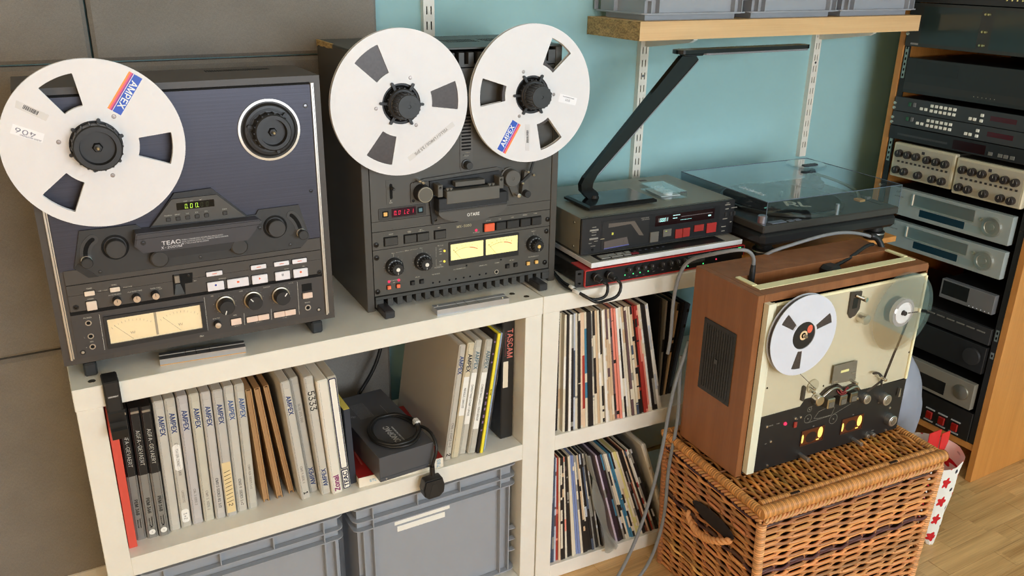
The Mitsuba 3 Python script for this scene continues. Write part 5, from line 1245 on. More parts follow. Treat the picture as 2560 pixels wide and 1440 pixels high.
x0, x1, y0, y1, z0 = .004, W - .004, .002, DP, .0886
D.add('lid', [sheet([(x0, y0, ZL), (x1, y0, ZL), (x1, y1, ZL), (x0, y1, ZL)]), sheet([(x0, y0, z0), (x1, y0, z0), (x1, y0, ZL), (x0, y0, ZL)]), sheet([(x0, y1, z0), (x0, y0, z0), (x0, y0, ZL), (x0, y1, ZL)]), sheet([(x1, y0, z0), (x1, y1, z0), (x1, y1, ZL), (x1, y0, ZL)]), sheet([(x1, y1, z0), (x0, y1, z0), (x0, y1, ZL), (x1, y1, ZL)])], 'smoke_acrylic', label='smoky clear lid')
D.add('lid_edges', [tube([(x0, y0, ZL), (x1, y0, ZL)], .0011, 6), tube([(x0, y1, ZL), (x0, y0, ZL)], .0011, 6), tube([(x1, y0, ZL), (x1, y1, ZL)], .0011, 6), tube([(x0, y1, ZL), (x1, y1, ZL)], .0011, 6), tube([(x0, y0, z0), (x0, y0, ZL)], .0011, 6), tube([(x1, y0, z0), (x1, y0, ZL)], .0011, 6)], 'vc_gloss', (92, 106, 120), True)
D.add('lid_lettering', [top_text('Technics', .0155, .043, .100, ZL + .0002, -math.pi / 2, True)], 'vc_satin', (176, 190, 196))
D = Dev('clear_disc', TTB, 'clear round disc with a dark bar lying on the turntable lid', 'disc')
D.add('disc', zlathe(.372, .265, [(0, ZL + .0025), (.052, ZL + .0025), (.054, ZL + .004), (.050, ZL + .0065), (0, ZL + .0065)], 40), 'clear_plastic', smooth=True)
D.add('bar', box(.330, .378, .225, .240, ZL + .0068, ZL + .0120, .002), 'vc_satin', (52, 56, 62))
scene['clear_plastic'] = {'type': 'thindielectric', 'int_ior': 1.35, 'specular_transmittance': {'type': 'rgb', 'value': [.93, .95, .95]}}
scene['smoke_acrylic'] = {'type': 'thindielectric', 'int_ior': 1.5, 'specular_transmittance': {'type': 'rgb', 'value': [.70, .75, .80]}}
# ---------------------------------------------------------------- wicker hamper
TK = frame((1.1934, -.434, 0), -.0725)
K = Dev('wicker_hamper', TK, 'brown wicker hamper with a lid, under the wooden tape recorder', 'hamper')
KW, KD, KH = .555, .370, .360
rg = np.random.default_rng(11)


def cane(c, s=.12):
    return np.clip(np.array(c) * (1 + rg.normal(0, s)) + rg.normal(0, 3, 3), 0, 255)


C0 = (196, 136, 84)
ins = .012


def side(A, Bp, nx, ny, ns):
    """woven wall between two upper corners; it narrows to the foot by 2 cm"""
    A, Bp = np.array(A), np.array(Bp)
    L = np.linalg.norm(Bp - A); t = (Bp - A) / L; out = np.array([nx, ny])
    rows = 41
    xs = np.linspace(0, 1, ns * 6 + 1)
    for r in range(rows):
        z = .006 + r * .0086
        tap = .018 * (1 - z / KH)
        f = xs
        p = A[None] + t[None] * (tap * abs(t[0]) + (L - 2 * tap * abs(t[0])) * f)[:, None] - out[None] * (tap * abs(nx))
        off = .0036 * np.sin(np.pi * ns * f + np.pi * (r % 2)) + .0005 * rg.normal(size=1)
        p = p + out[None] * off[:, None]
        zz = z + .0006 * np.sin(f * 9 + r) + .0012 * np.cos(2 * np.pi * ns * f) * (1 if r % 2 else -1)
        dark = abs(z - .226) < .006 or z > .348 and z < .356
        K.add('strand', tube(np.c_[p, zz], .0040, 6), 'vc_satin', cane((92, 58, 52)) if dark else cane(C0), True)
    for i in range(ns + 1):
        f = i / ns
        pa = A + t * L * f; tap = .018
        pb = A + t * (tap * abs(t[0]) + (L - 2 * tap * abs(t[0])) * f) - out * tap * abs(nx)
        K.add('stake', tube([(*pb, .0), (*pa, KH - .002)], .0030, 6), 'vc_satin', cane((150, 98, 60)), True)


c00, c10, c11, c01 = (ins, ins), (KW - ins, ins), (KW - ins, KD - ins), (ins, KD - ins)
side(c00, c10, 0, -1, 12)
side(c01, c00, -1, 0, 8)
side(c10, c11, 1, 0, 8)
K.add('back_wall', box(ins + .02, KW - ins - .02, KD - ins - .003, KD - ins, .0, KH), 'vc_matte', (140, 92, 56))
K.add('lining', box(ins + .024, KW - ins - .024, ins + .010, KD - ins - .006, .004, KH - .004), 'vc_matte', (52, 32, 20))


def wound(p0, p1, r, c, pitch=.0042, amp=.0006, n_side=12):
    p0, p1 = np.array(p0, float), np.array(p1, float)
    n = max(8, int(np.linalg.norm(p1 - p0) / pitch * 4))
    f = np.linspace(0, 1, n)
    m = tube(p0 + (p1 - p0) * f[:, None], r + amp * np.sin(np.arange(n) * np.pi / 2), n_side)
    k = np.repeat(np.array([1 + .13 * np.sin(j * 1.7) + .10 * np.sin(j * .6) for j in range(n)]), n_side)
    k = np.r_[k, 1, 1]
    return m, np.clip(np.array(c)[None] * k[:, None], 0, 255)


for (x, y) in (c00, c10):
    s = .018 * (1 if x < .2 else -1)
    m, col = wound((x + s, y + .002, 0), (x, y + .002, KH - .004), .0105, (206, 148, 96), .0062, .0009)
    K.add('corner_post', m, 'vc_satin', col, True, label='corner post wound with pale cane')
m, col = wound((c01[0] + .018, c01[1], 0), (*c01, KH), .0095, (160, 104, 64)); K.add('corner_post', m, 'vc_satin', col, True)
# plaited border under the lid
for (p, q) in ((c00, c10), (c01, c00), (c10, c11)):
    for ph in (0, 1, 2):
        p_, q_ = np.array(p), np.array(q); L = np.linalg.norm(q_ - p_); t = (q_ - p_) / L; o = np.array([t[1], -t[0]])
        f = np.linspace(0, 1, int(L / .006)); a = f * L / .034 * 2 * np.pi + ph * 2.094
        P = p_[None] + t[None] * (f * L)[:, None] + o[None] * (.004 + .0042 * np.cos(a))[:, None]
        K.add('border_strand', tube(np.c_[P, .3640 + .0052 * np.sin(a)], .0036, 6), 'vc_satin', cane((204, 146, 92), .06), True)
# lid
L = Dev('x', TK)
lid = K.k
K.add('lid', box(.016, KW - .016, .016, KD - .010, .3745, .3800, .001), 'vc_matte', (84, 52, 28), label='woven lid')
lidk = K.k + '__lid'
LC = (188, 130, 66)
z0 = .3868
for i in range(58):
    x = .030 + i * (KW - .060) / 57
    ys = np.linspace(.040, KD - .014, 55)
    zz = z0 + .0040 * np.sin(np.pi * (ys - .040) / .0365 + np.pi * (i % 2))
    K.add('strand', tube(np.c_[x + .0012 * np.sin(ys * 40 + i), ys, zz], .0040, 6), 'vc_satin', cane(LC), True, parent=lidk)
for j in range(9):
    y = .040 + j * .0365
    K.add('stake', tube([(.020, y + .0182, z0), (KW - .020, y + .0182, z0)], .0030, 6), 'vc_satin', cane((140, 90, 46)), True, parent=lidk)
LR = (190, 132, 72)
for p0, p1, r in (((.004, .014, .3835), (KW - .004, .014, .3835), .0135), ((.010, .012, .3835), (.010, KD - .004, .3835), .0100), ((KW - .010, .012, .3835), (KW - .010, KD - .004, .3835), .0100), ((.004, KD - .008, .3835), (KW - .004, KD - .008, .3835), .0100), ((.020, .034, .3880), (KW - .020, .034, .3880), .0080)):
    m, col = wound(p0, p1, r, LR, .0050 if r > .011 else .0062, .0008)
    K.add('lid_rim', m, 'vc_satin', col, True, parent=lidk)
for u in (.110, .400):
    K.add('fastening_slot', box(u - .012, u + .012, .0255, .0320, .3950, .3975, .001), 'vc_matte', (40, 24, 12), parent=lidk)
# handle on the left side
hp = curve([(-.004, .232, .246), (-.012, .205, .232), (-.019, .152, .236), (-.016, .105, .256), (-.006, .080, .272)], 40)
tw = np.arange(40) * 1.05
for s in (0, np.pi):
    q = hp + .0042 * np.c_[np.cos(tw + s) * .6, np.sin(tw + s) * .2, np.sin(tw + s)]
    K.add('handle', tube(q, .0052, 8), 'vc_satin', (222, 156, 98), True, label='twisted cane handle')
K.add('handle_gap', trimesh.creation.icosphere(2, 1.0).apply_transform(np.diag([.0016, .075, .020, 1])).apply_translation((.0005, .150, .278)), 'vc_matte', (40, 34, 34), True)

# ---------------------------------------------------------------- wooden tape recorder on it
TB = frame((1.2251, -.3157, .4001), -.0532)
R_ = Dev('tape_recorder', TB, 'teak cased tape recorder with two small reels, on the wicker hamper', 'tape recorder')
W, H, DP = .4985, .4262, .200
R_.add('case', [box(0, .0165, 0, DP, 0, H, .001), box(.4945, W, 0, DP, 0, H - .004, .003), box(.0166, .4944, 0, .0270, .4080, H, .001), box(.0166, .4944, .1040, DP, .30, H, .001), box(.0166, .0265, .0271, .1039, .30, H), box(.4860, .4944, .0271, .1039, .30, H)], 'veneer')
R_.add('case_back', box(.0166, .4944, DP - .012, DP - .001, 0, .2999), 'veneer')
R_.add('chassis', box(.0166, .4944, .006, .150, .001, .2990), 'vc_matte', (26, 26, 26)); R_.add('well_front', box(.0265, .4860, .0275, .0300, .2991, .40), 'vc_matte', (30, 30, 28))
CR = (236, 226, 176)
R_.add('well_trim', [box(.0270, .4855, .0275, .0500, H - .004, H + .0010), box(.0270, .0400, .0500, .1035, H - .001, H + .0022), box(.4730, .4855, .0500, .1035, H - .001, H + .0022)], 'vc_satin', CR, label='cream trim round the top well')
R_.add('side_grille', box(-.0022, -.0003, .047, .152, .152, .323, .001), 'vc_satin', (30, 30, 30), label='black speaker grille')
for i in range(12):
    R_.add('grille_rib', box(-.0034, -.0023, .056 + i * .0076, .058 + i * .0076, .162, .313), 'vc_satin', (42, 42, 42))
R_.add('grille_badge', box(-.0044, -.0035, .094, .104, .232, .243, .0006), 'vc_satin', (60, 60, 60))
R_.add('side_trim', [plate(rrect(.0172, .0320, .0110, .4095, .001), 0, .0140), plate(rrect(.0322, .0448, .0040, .4060, .001), 0, .0070)], 'vc_satin', (226, 222, 196), label='cream trim strip')
R_.add('top_trim', [box(.0470, .4890, -.0060, .0, .3985, .4045, .001), box(.4876, .4942, -.0060, 0, .1380, .3984, .001)], 'vc_satin', (238, 230, 190))
R_.add('deck_panel', plate(rrect(.0455, .4870, .1390, .3980, .001), -.006, .0020), 'vc_satin', (196, 186, 158), label='beige deck panel')
blk = Polygon([(.0490, .0030), (.4940, .0030), (.4940, .1370), (.345, .1400), (.330, .1560), (.172, .1560), (.160, .1400), (.0495, .1400)])
R_.add('control_panel', plate(blk, -.006, .0036), 'vc_satin', (26, 26, 26), label='black control panel')
for u0, u1, v0, v1 in ((.1762, .2443, .0360, .0740), (.2998, .3675, .0350, .0740)):
    k = R_.add('level_meter', plate(rrect(u0, u1, v0, v1, .0008), .0036, .0042), 'vc_gloss', (92, 48, 28))
    R_.add('meter_lamp', [plate(affinity.scale(disc(u1 - .0100, (v0 + v1) / 2 + .003, .0075), 1, 1.9), .0042, .0046), plate(affinity.scale(disc(u0 + .0050, (v0 + v1) / 2 - .002, .0035), 1, 3.2), .0042, .0046), plate(rrect(u1 - .020, u1 - .011, v0 + .0035, v0 + .0065, .001), .0042, .0046)], 'meter_lamp', parent=k, emitter={'type': 'area', 'radiance': {'type': 'rgb', 'value': [1.25, .46, .07]}}, label='glowing orange meter lamp')
    R_.add('meter_shade', plate(affinity.scale(disc((u0 + u1) / 2 - .003, (v0 + v1) / 2 - .003, .0150), 1.1, .9), .0042, .0045), 'vc_satin', (36, 26, 22), parent=k)
    R_.add('meter_frame', plate(rrect(u0 - .001, u1 + .001, v0 - .001, v1 + .001, .001).difference(rrect(u0 + .0006, u1 - .0006, v0 + .0006, v1 - .0006, .0006)), .0036, .0058), 'vc_satin', (70, 40, 28), parent=k)
R_.add('pilot_light', lathe(.1212, .1073, [(.0044, .0036), (.0036, .0060), (0, .0066)], 14), 'lit_red', smooth=True, **L_RED)
R_.add('record_key', box(.1460, .1545, -.0080, -.0036, .0915, .1055, .001), 'vc_satin', (150, 52, 44))
for u, v in ((.1654, .1127), (.0686, .1127), (.0859, .0712), (.0855, .0100), (.4554, .0684), (.4563, .0075), (.1500, .1135)):
    R_.add('panel_stud', lathe(u, v, [(.0033, .0036), (.0030, .0052), (0, .0058)], 14), 'vc_chrome', (236, 236, 236), True)
ci = lambda u, v, r: list(np.c_[u + r * np.cos(np.linspace(0, 6.2832, 26)), v + r * np.sin(np.linspace(0, 6.2832, 26))])
lines(R_, [ci(.1896, .1265, .0060), ci(.1890, .1030, .0105), ci(.2700, .0830, .0120), [(.2080, .0990), (.2193, .1140), (.2560, .1200), (.2680, .1130), (.2620, .0955), (.2240, .0960), (.2080, .0990)], [(.1910, .0925), (.2590, .0945)], [(.2680, .0955), (.3188, .1110)], [(.190, .1325), (.197, .1330)]], .0036, .0009, (124, 120, 108), 'threading_diagram')
R_.add('diagram_dots', [plate(disc(u, v, .0016), .0036, .0038) for u, v in ((.1896, .1265), (.1890, .1030), (.2700, .0830))], 'vc_matte', (140, 136, 122))
R_.add('lettering', [text('VU', .0026, .2100, .0790, .0036), text('VU', .0026, .3330, .0790, .0036), text('MONITOR', .0018, .0800, .1127, .0036), text('POWER', .0018, .1000, .1127, .0036), text('REC', .0020, .1560, .1100, .0036), text('LEFT', .0020, .3920, .0180, .0036), text('RIGHT', .0020, .4110, .0180, .0036), text('MIC', .0020, .0720, .0690, .0036)], 'vc_matte', (150, 148, 142))
for u, v, r, d in ((.3590, .1170, .0122, .014), (.4227, .1025, .0145, .018), (.4570, .0388, .0145, .018), (.3910, .0100, .0056, .010), (.4101, .0085, .0056, .010)):
    k = R_.add('control_knob', lathe(u, v, [(r, .0036), (r * .96, d), (r * .86, d + .0012), (0, d + .0012)], 32), 'vc_metal', (206, 204, 200), True)
    R_.add('knob_ridges', lathe(u, v, [(r * .6, d + .0012), (r * .55, d + .0018), (0, d + .0018)], 24), 'vc_metal', (170, 168, 164), True, parent=k)
k = R_.add('selector_lever', [plate(Polygon([(.4665, .0980), (.4735, .0980), (.4720, .1200), (.4690, .1200)]), .0060, .0120)], 'vc_metal', (200, 198, 194)); R_.add('selector_pointer', plate(LineString([(.4090, .0930), (.4220, .0960)]).buffer(.0012), .0036, .0060), 'vc_metal', (150, 150, 148))
for u, v in ((.1815, .0130), (.3469, .0105)):
    R_.add('slide_knob', lathe(u, v, [(.0052, .0036), (.0052, .030), (.0046, .0315), (0, .0315)], 20), 'vc_metal', (190, 190, 190), True)
# heads and tape path
for u, c in ((.2348, (176, 170, 150)), (.2722, (150, 146, 134)), (.3041, (140, 136, 124))):
    k = R_.add('tape_head', [box(u - .0115, u + .0110, -.022, -.0036, .1270, .1520, .002)], 'vc_metal', c)
    R_.add('head_face', box(u - .0080, u + .0078, -.0228, -.0221, .1300, .1430, .0003), 'vc_satin', (96, 92, 84), parent=k)
R_.add('head_bracket', [tube(curve([(.205, -.012, .150), (.226, -.014, .166), (.252, -.014, .172), (.276, -.014, .158), (.300, -.014, .160), (.326, -.012, .150)], 30), .0030, 8)], 'vc_chrome', (190, 186, 176), True)
R_.add('head_plate', plate(Polygon([(.200, .150), (.230, .172), (.262, .176), (.285, .160), (.318, .166), (.332, .148)]), .0036, .0100), 'vc_satin', (58, 52, 44))
R_.add('wire_bundle', [tube(curve([(.262, -.012, .170), (.272, -.018, .158), (.284, -.014, .165), (.292, -.012, .156)], 12), .0022, 6), tube(curve([(.256, -.012, .163), (.270, -.017, .152), (.288, -.014, .158)], 12), .0018, 6)], 'vc_satin', (120, 36, 36), True)
R_.add('tape_guide', [lathe(.2014, .1519, [(.0125, .0036), (.0125, .018), (.0110, .0195), (0, .0200)], 28)], 'vc_chrome', (214, 212, 208), True)
R_.add('guide_post', [lathe(u, v, [(.0035, .002), (.0035, d), (.0026, d + .001), (0, d + .001)], 14) for u, v, d in ((.1769, .1878, .020), (.1800, .1770, .018), (.3234, .1290, .016), (.2950, .1800, .030), (.3860, .1700, .02))], 'vc_chrome', (210, 208, 200), True)
R_.add('idler_bracket', plate(rrect(.1560, .1640, .1560, .1920, .003), .0020, .0080), 'vc_satin', (60, 54, 46)); R_.add('idler_wheel', lathe(.1880, .1850, [(.0165, .002), (.0165, .0050), (.0150, .0052), (0, .0052)], 32), 'vc_satin', (176, 166, 138), True)
R_.add('shield_plate', plate(Polygon([(.2375, .2260), (.3080, .2250), (.3120, .1760), (.2390, .1800)]), .008, .0095), 'vc_satin', (112, 106, 92), label='grey shield plate with a yellow label')
R_.add('shield_label', plate(rrect(.2610, .2860, .2040, .2100, .001), .0095, .0098), 'vc_satin', (222, 216, 150)); R_.add('shield_edges', [plate(rrect(.2420, .2550, .1840, .1870, .0008), .0095, .0105), plate(rrect(.2960, .3060, .1960, .1980, .0006), .0095, .0110)], 'vc_metal', (200, 198, 190))
for u, v in ((.0550, .2090), (.2221, .1773), (.3191, .1767), (.4860, .2074)):
    R_.add('deck_screw', lathe(u, v, [(.0022, .002), (.0018, .003), (0, .003)], 12), 'vc_metal', (86, 78, 66), True)
k = R_.add('counter_plate', plate(Polygon([(.2560, .3950), (.2890, .3930), (.2895, .3520), (.2800, .3380), (.2660, .3335), (.2575, .3450)]), .0020, .0060), 'vc_satin', (62, 54, 46))
R_.add('counter_window', plate(rrect(.2660, .2800, .3560, .3800, .001), .0060, .0064), 'vc_gloss', (30, 26, 22), parent=k)
R_.add('lever', [tube([(.2700, -.007, .3860), (.2870, -.020, .3800)], .0030, 10), lathe(.2870, .3790, [(.0055, .012), (.0055, .022), (.0045, .0235), (0, .0235)], 16)], 'vc_chrome', (226, 224, 214), True, parent=k)
R_.add('counter_knob', lathe(.2970, .3310, [(.0105, .0020), (.0100, .018), (.0120, .019), (.0112, .0245), (0, .0250)], 28), 'vc_metal', (216, 212, 200), True)
k = R_.add('tension_arm', [plate(LineString(curve([(.3640, .1830), (.3760, .1820), (.3880, .1740), (.3960, .1640)], 10)).buffer(.0024), .012, .015), plate(LineString([(.3960, .1640), (.4060, .1560)]).buffer(.0022), .012, .015), plate(LineString([(.3960, .1640), (.4010, .1430)]).buffer(.0018), .010, .013)], 'vc_satin', (50, 44, 40))
R_.add('arm_post', lathe(.3960, .1640, [(.0040, .010), (.0040, .024), (.003, .0252), (0, .0252)], 16), 'vc_chrome', (214, 210, 204), True, parent=k)
tp = [(.3955, -.020, .1640), (.4180, -.020, .2050), (.4390, -.020, .2650), (.4220, -.023, .3020)]


def ribbon(p, w=.0060):
    p = np.asarray(p, float); V = np.vstack([p + (0, -w / 2, 0), p + (0, w / 2, 0)]); n = len(p)
    return mesh(V, [f for i in range(n - 1) for f in ((i, i + 1, n + i + 1), (i, n + i + 1, n + i))])


R_.add('tape', [ribbon([(.3955, -.018, .1640), (.4390, -.018, .3130)]), ribbon([(.3955, -.018, .1640), (.3480, -.018, .1420)]), ribbon([(.1170, -.018, .2440), (.1769, -.018, .1900)])], 'tape_brown', label='brown tape running between the reels and heads')
for u, v in ((.1090, .3320), (.402, .332)):
    R_.add('reel_table', lathe(u, v, [(.030, .002), (.030, .012), (.012, .0125), (0, .0125)], 36), 'vc_satin', (60, 56, 50), True)
rw = make_reel(TB, .1090, .3320, .030, .0898, 142, 'small white metal reel full of dark tape, left on the wooden recorder', .086, hole=.0305, color=(206, 208, 216), win=(19, .0345, 0, .845), back=.0105, screws=(), mat='vc_satin')
rw.add('centre_label', [lathe(.1090, .3320, [(.0300, .0200), (.0300, .0285), (.0090, .0285)], 48)], 'vc_satin', (28, 26, 26), True)
rw.add('centre_ring', [lathe(.1090, .3320, [(.0105, .0285), (.0105, .0292), (.0060, .0292), (.0060, .0285)], 32)], 'vc_satin', (226, 196, 150), True)
rw.add('hub_spot', plate(affinity.scale(disc(.1245, .3440, .0075), 1.0, 1.25), .0286, .0290), 'vc_satin', (224, 100, 74), label='orange spot on the hub')
rw.add('spindle', [lathe(.1090, .3320, [(.0040, .0126), (.0040, .036), (.003, .038), (0, .038)], 16)], 'vc_chrome', (190, 190, 190), True)
rc = Dev('tape_reel', TB, 'clear plastic empty reel, right on the wooden recorder', 'tape reel')
fl = disc(.402, .332, .092, 40).difference(disc(.402, .332, .0250, 20)).difference(Polygon([(.4180, .3420), (.4400, .3370), (.4960, .3200), (.4960, .3120), (.4350, .3290)]))
for d in (.020, .030):
    rc.add('flange', plate(fl, d - .0010, d), 'frosted_clear', label='clear frosted flange')
rc.add('hub', [lathe(.402, .332, [(.0330, .0202), (.0330, .0292)], 48), lathe(.402, .332, [(.0250, .0202), (.0250, .0310), (.0235, .0315), (.0235, .0300), (.0070, .0300), (.0060, .0290)], 48)], 'vc_satin', (214, 212, 210), True)
rc.add('hub_face', lathe(.402, .332, [(.0330, .0301), (.0252, .0301)], 48), 'vc_satin', (150, 146, 142), True)
rc.add('sticker', plate(affinity.scale(disc(.3760, .3405, .0052), 1, 1.2), .0306, .0309), 'vc_satin', (246, 246, 244), label='white round sticker')
rc.add('spindle', lathe(.402, .332, [(.0050, .0126), (.0050, .036), (.004, .037), (0, .037)], 16), 'vc_satin', (40, 36, 36), True)
rc.add('slot_line', plate(LineString([(.4180, .3290), (.4480, .3270)]).buffer(.0012), .0305, .0310), 'vc_satin', (80, 72, 66))
scene['frosted_clear'] = {'type': 'thindielectric', 'int_ior': 1.5, 'specular_transmittance': {'type': 'rgb', 'value': [.93, .92, .91]}}
# leads in the top well
well = lambda label, *parts: None
D = Dev('signal_lead', np.eye(4), 'grey lead looping into the left end of the recorder top well', 'audio cable', 'leads in the top well')
D.add('cable', tube(curve([(1.2982, -.222, .852), (1.2965, -.222, .866), (1.2840, -.219, .8825), (1.2640, -.212, .8875), (1.2430, -.195, .882), (1.2250, -.160, .866), (1.2150, -.110, .835), (1.2100, -.088, .780), (1.2120, -.080, .700), (1.2130, -.075, .600)], 44), .0042, 10), 'vc_satin', (120, 122, 124), True)
D.add('plug', zlathe(1.2982, -.222, [(0, .760), (.0050, .760), (.0062, .800), (.0062, .838), (.0050, .852), (0, .852)], 16), 'vc_satin', (26, 26, 27), True)
D = Dev('signal_lead', np.eye(4), 'grey lead arching over the right end of the recorder top well', 'audio cable', 'leads in the top well')
D.add('cable', tube(curve([(1.6960, -.200, .851), (1.6740, -.195, .858), (1.6300, -.185, .866), (1.5720, -.175, .866), (1.5200, -.165, .858), (1.4700, -.150, .845), (1.4400, -.135, .832), (1.4250, -.1085, .800), (1.4230, -.1085, .700)], 40), .0040, 10), 'vc_satin', (126, 128, 130), True)
D.add('plug', [tube(curve([(1.6940, -.200, .852), (1.7120, -.205, .846), (1.7230, -.212, .828), (1.7270, -.222, .800), (1.7270, -.230, .770)], 14), .0072, 12)], 'vc_satin', (26, 26, 27), True)
D = Dev('power_lead', np.eye(4), 'black lead with a square plug lying in the recorder top well', 'power cable')
D.add('cable', tube(curve([(1.5380, -.236, .8140), (1.5720, -.232, .8190), (1.6200, -.224, .8275), (1.6700, -.212, .8350), (1.7000, -.206, .8330)], 24), .0040, 8), 'vc_satin', (30, 30, 31), True)
D.add('plug', [box(1.5000, 1.5400, -.262, -.222, .790, .822, .008)], 'vc_satin', (32, 32, 33))
# grey floor leads
for lb, e in (('left grey lead hanging down between the shelves and the hamper', [(1.2433, -.1085, .640), (1.2280, -.110, .590), (1.2092, -.115, .5420), (1.1890, -.120, .4330), (1.1720, -.122, .3180), (1.1250, -.122, .1450), (1.0820, -.118, .0480), (1.0400, -.120, .0060), (1.0000, -.125, .0046)]),
              ('right grey lead curving down the left side of the hamper', [(1.2340, -.100, .6000), (1.2320, -.105, .5200), (1.2290, -.112, .4350), (1.2130, -.118, .3400), (1.2080, -.121, .2800), (1.2085, -.122, .2200), (1.1960, -.121, .1150), (1.1500, -.120, .0240), (1.1150, -.124, .0050), (1.0700, -.15, .0048)])):
    D = Dev('floor_lead', np.eye(4), lb, 'audio cable', None)
    D.add('cable', tube(curve(e, 50), .0042, 10), 'vc_satin', (118, 122, 126), True)
# ---------------------------------------------------------------- equipment rack at the right
TG = frame((2.30, .30, 0), -math.pi / 2)
D = Dev('rack_cabinet', TG, 'tall oak sided equipment rack standing against the wall at the right', 'rack cabinet')
D.add('side_board', box(.0350, .0545, 0, .60, 0, 1.75, .001), 'rackwood'); D.add('side_board', box(.5240, .5430, 0, .60, 0, 1.75, .001), 'rackwood')
D.add('bottom_board', box(.0546, .5239, .004, .60, .098, .119), 'rackwood'); D.add('back_board', box(.0546, .5239, .55, .56, .12, 1.75), 'vc_matte', (20, 20, 20))
for u0, u1 in ((.0560, .0735), (.5060, .5235)):
    D.add('rail', box(u0, u1, .004, .008, .12, 1.74), 'vc_satin', (30, 30, 30))
    for z0, z1 in ((1.136, 1.226), (.887, .956), (.455, .49), (.40, .42)):
        D.add('rail_strip', box(u0 + .004, u1 - .003, .0025, .0038, z0, z1), 'vc_metal', (170, 176, 166))
        for z in np.arange(z0 + .006, z1 - .004, .0155):
            D.add('square_hole', box(u0 + .007, u1 - .0062, .0018, .0024, z, z + .0075), 'vc_matte', (12, 12, 12))
def unit(label, z0, z1, u0=.0600, u1=.5200, d=.006, col=(44, 46, 46), cat='audio unit', name='rack_unit'):
    U = Dev(name, TG, label, cat)
    U.add('case', box(max(u0, .080), min(u1, .500), .0100, .32, z0 + .002, z1 - .002), 'vc_satin', (24, 24, 25))
    U.add('front', box(u0, u1, -d, .0018 if u0 < .07 else .0095, z0, z1, .0012), 'vc_satin', col)
    return U
def rscrews(U, d, *p):
    for u, z in p:
        U.add('screw', lathe(u, z, [(.0052, d), (.0045, d + .0028), (0, d + .0036)], 14), 'vc_metal', (214, 208, 190), True)
U = unit('black control unit with small lamps at the very top of the rack', 1.352, 1.40)
U.add('lamp_row', [lathe(.34 + i * .014, 1.368, [(.003, .006), (0, .009)], 8) for i in range(4)], 'vc_metal', (220, 214, 150), True)
U = unit('rack monitor with two dark screens', 1.2300, 1.3500, cat='monitor', name='rack_monitor', col=(52, 54, 52))
for a, b in ((.1050, .2800), (.3165, .4900)):
    U.add('screen', plate(rrect(a, b, 1.2400, 1.3420, .001), .006, .0064), 'vc_gloss', (44, 58, 58))
U.add('knobs', [lathe(u, z, [(.004, .006), (.003, .012), (0, .012)], 10) for u in (.293, .302) for z in (1.25, 1.285, 1.330)], 'vc_metal', (210, 204, 150), True)
U.add('badge', plate(rrect(.079, .104, 1.2345, 1.2400, .0005), .006, .0064), 'vc_satin', (140, 140, 140)); rscrews(U, .006, (.0650, 1.264))
U = unit('black video recorder below the monitor', 1.098, 1.198, .080, .500, col=(38, 42, 42), cat='video recorder', name='video_recorder')
U.add('badge', plate(rrect(.178, .214, 1.1650, 1.1705, .0004), .006, .0064), 'vc_satin', (150, 160, 156)); U.add('flap', plate(rrect(.11, .245, 1.155, 1.190, .001), .006, .0072), 'vc_satin', (34, 38, 38)); U.add('indicator_row', [lathe(.305 + .012 * i, 1.1145, [(.0018, .006), (0, .0075)], 8) for i in range(6)], 'vc_metal', (210, 206, 180), True); U.add('lower_flap', plate(rrect(.082, .498, 1.108, 1.128, .001), .006, .0066), 'vc_satin', (46, 46, 44))
for i, (z, lb, du) in enumerate(((1.0420, 'upper routing panel with rows of white square keys', 0), (.9995, 'lower routing panel with rows of white square keys', -.0040))):
    U = unit(lb, z, z + .0412, col=(56, 60, 62), name='routing_panel', cat='routing panel')
    P = [(.1545 + du, z + .0170), (.1690 + du, z + .0170), (.3090 + du, z + .0128), (.3220 + du, z + .0128), (.3415 + du, z + .0265), (.3415 + du, z + .0118)] + [(.1870 + du + .0143 * j, z + v) for j in range(6) for v in (.0295, .0155)]
    for u, v in P:
        U.add('key', box(u - .0045, u + .0045, -.0095, -.006, v - .0042, v + .0042, .0006), 'vc_satin', (246, 244, 232), label='white square key')
    U.add('display', plate(rrect(.3650, .4385, z + .016, z + .029, .0005), .006, .0064), 'vc_gloss', (70, 18, 26))
    U.add('green_rocker', box(.1095, .1190, -.009, -.006, z + .018, z + .030, .001), 'vc_satin', (34, 84, 58)); U.add('grey_rocker', box(.1260, .1350, -.009, -.006, z + .018, z + .031, .001), 'vc_satin', (110, 110, 112)); rscrews(U, .006, (.0630, z + .008), (.0635, z + .022))
U = unit('slim black disc player above the beige processors', .9590, .9975, col=(34, 36, 38)); U.add('display', plate(rrect(.272, .370, .964, .990, .0005), .006, .0064), 'vc_gloss', (36, 16, 18)); U.add('buttons', [box(u, u + .013, -.008, -.006, .966, .976, .0006) for u in (.380, .408, .424, .442)], 'vc_satin', (110, 110, 106)); U.add('tray', plate(rrect(.09, .255, .972, .978, .0004), .006, .0068), 'vc_satin', (60, 62, 64))
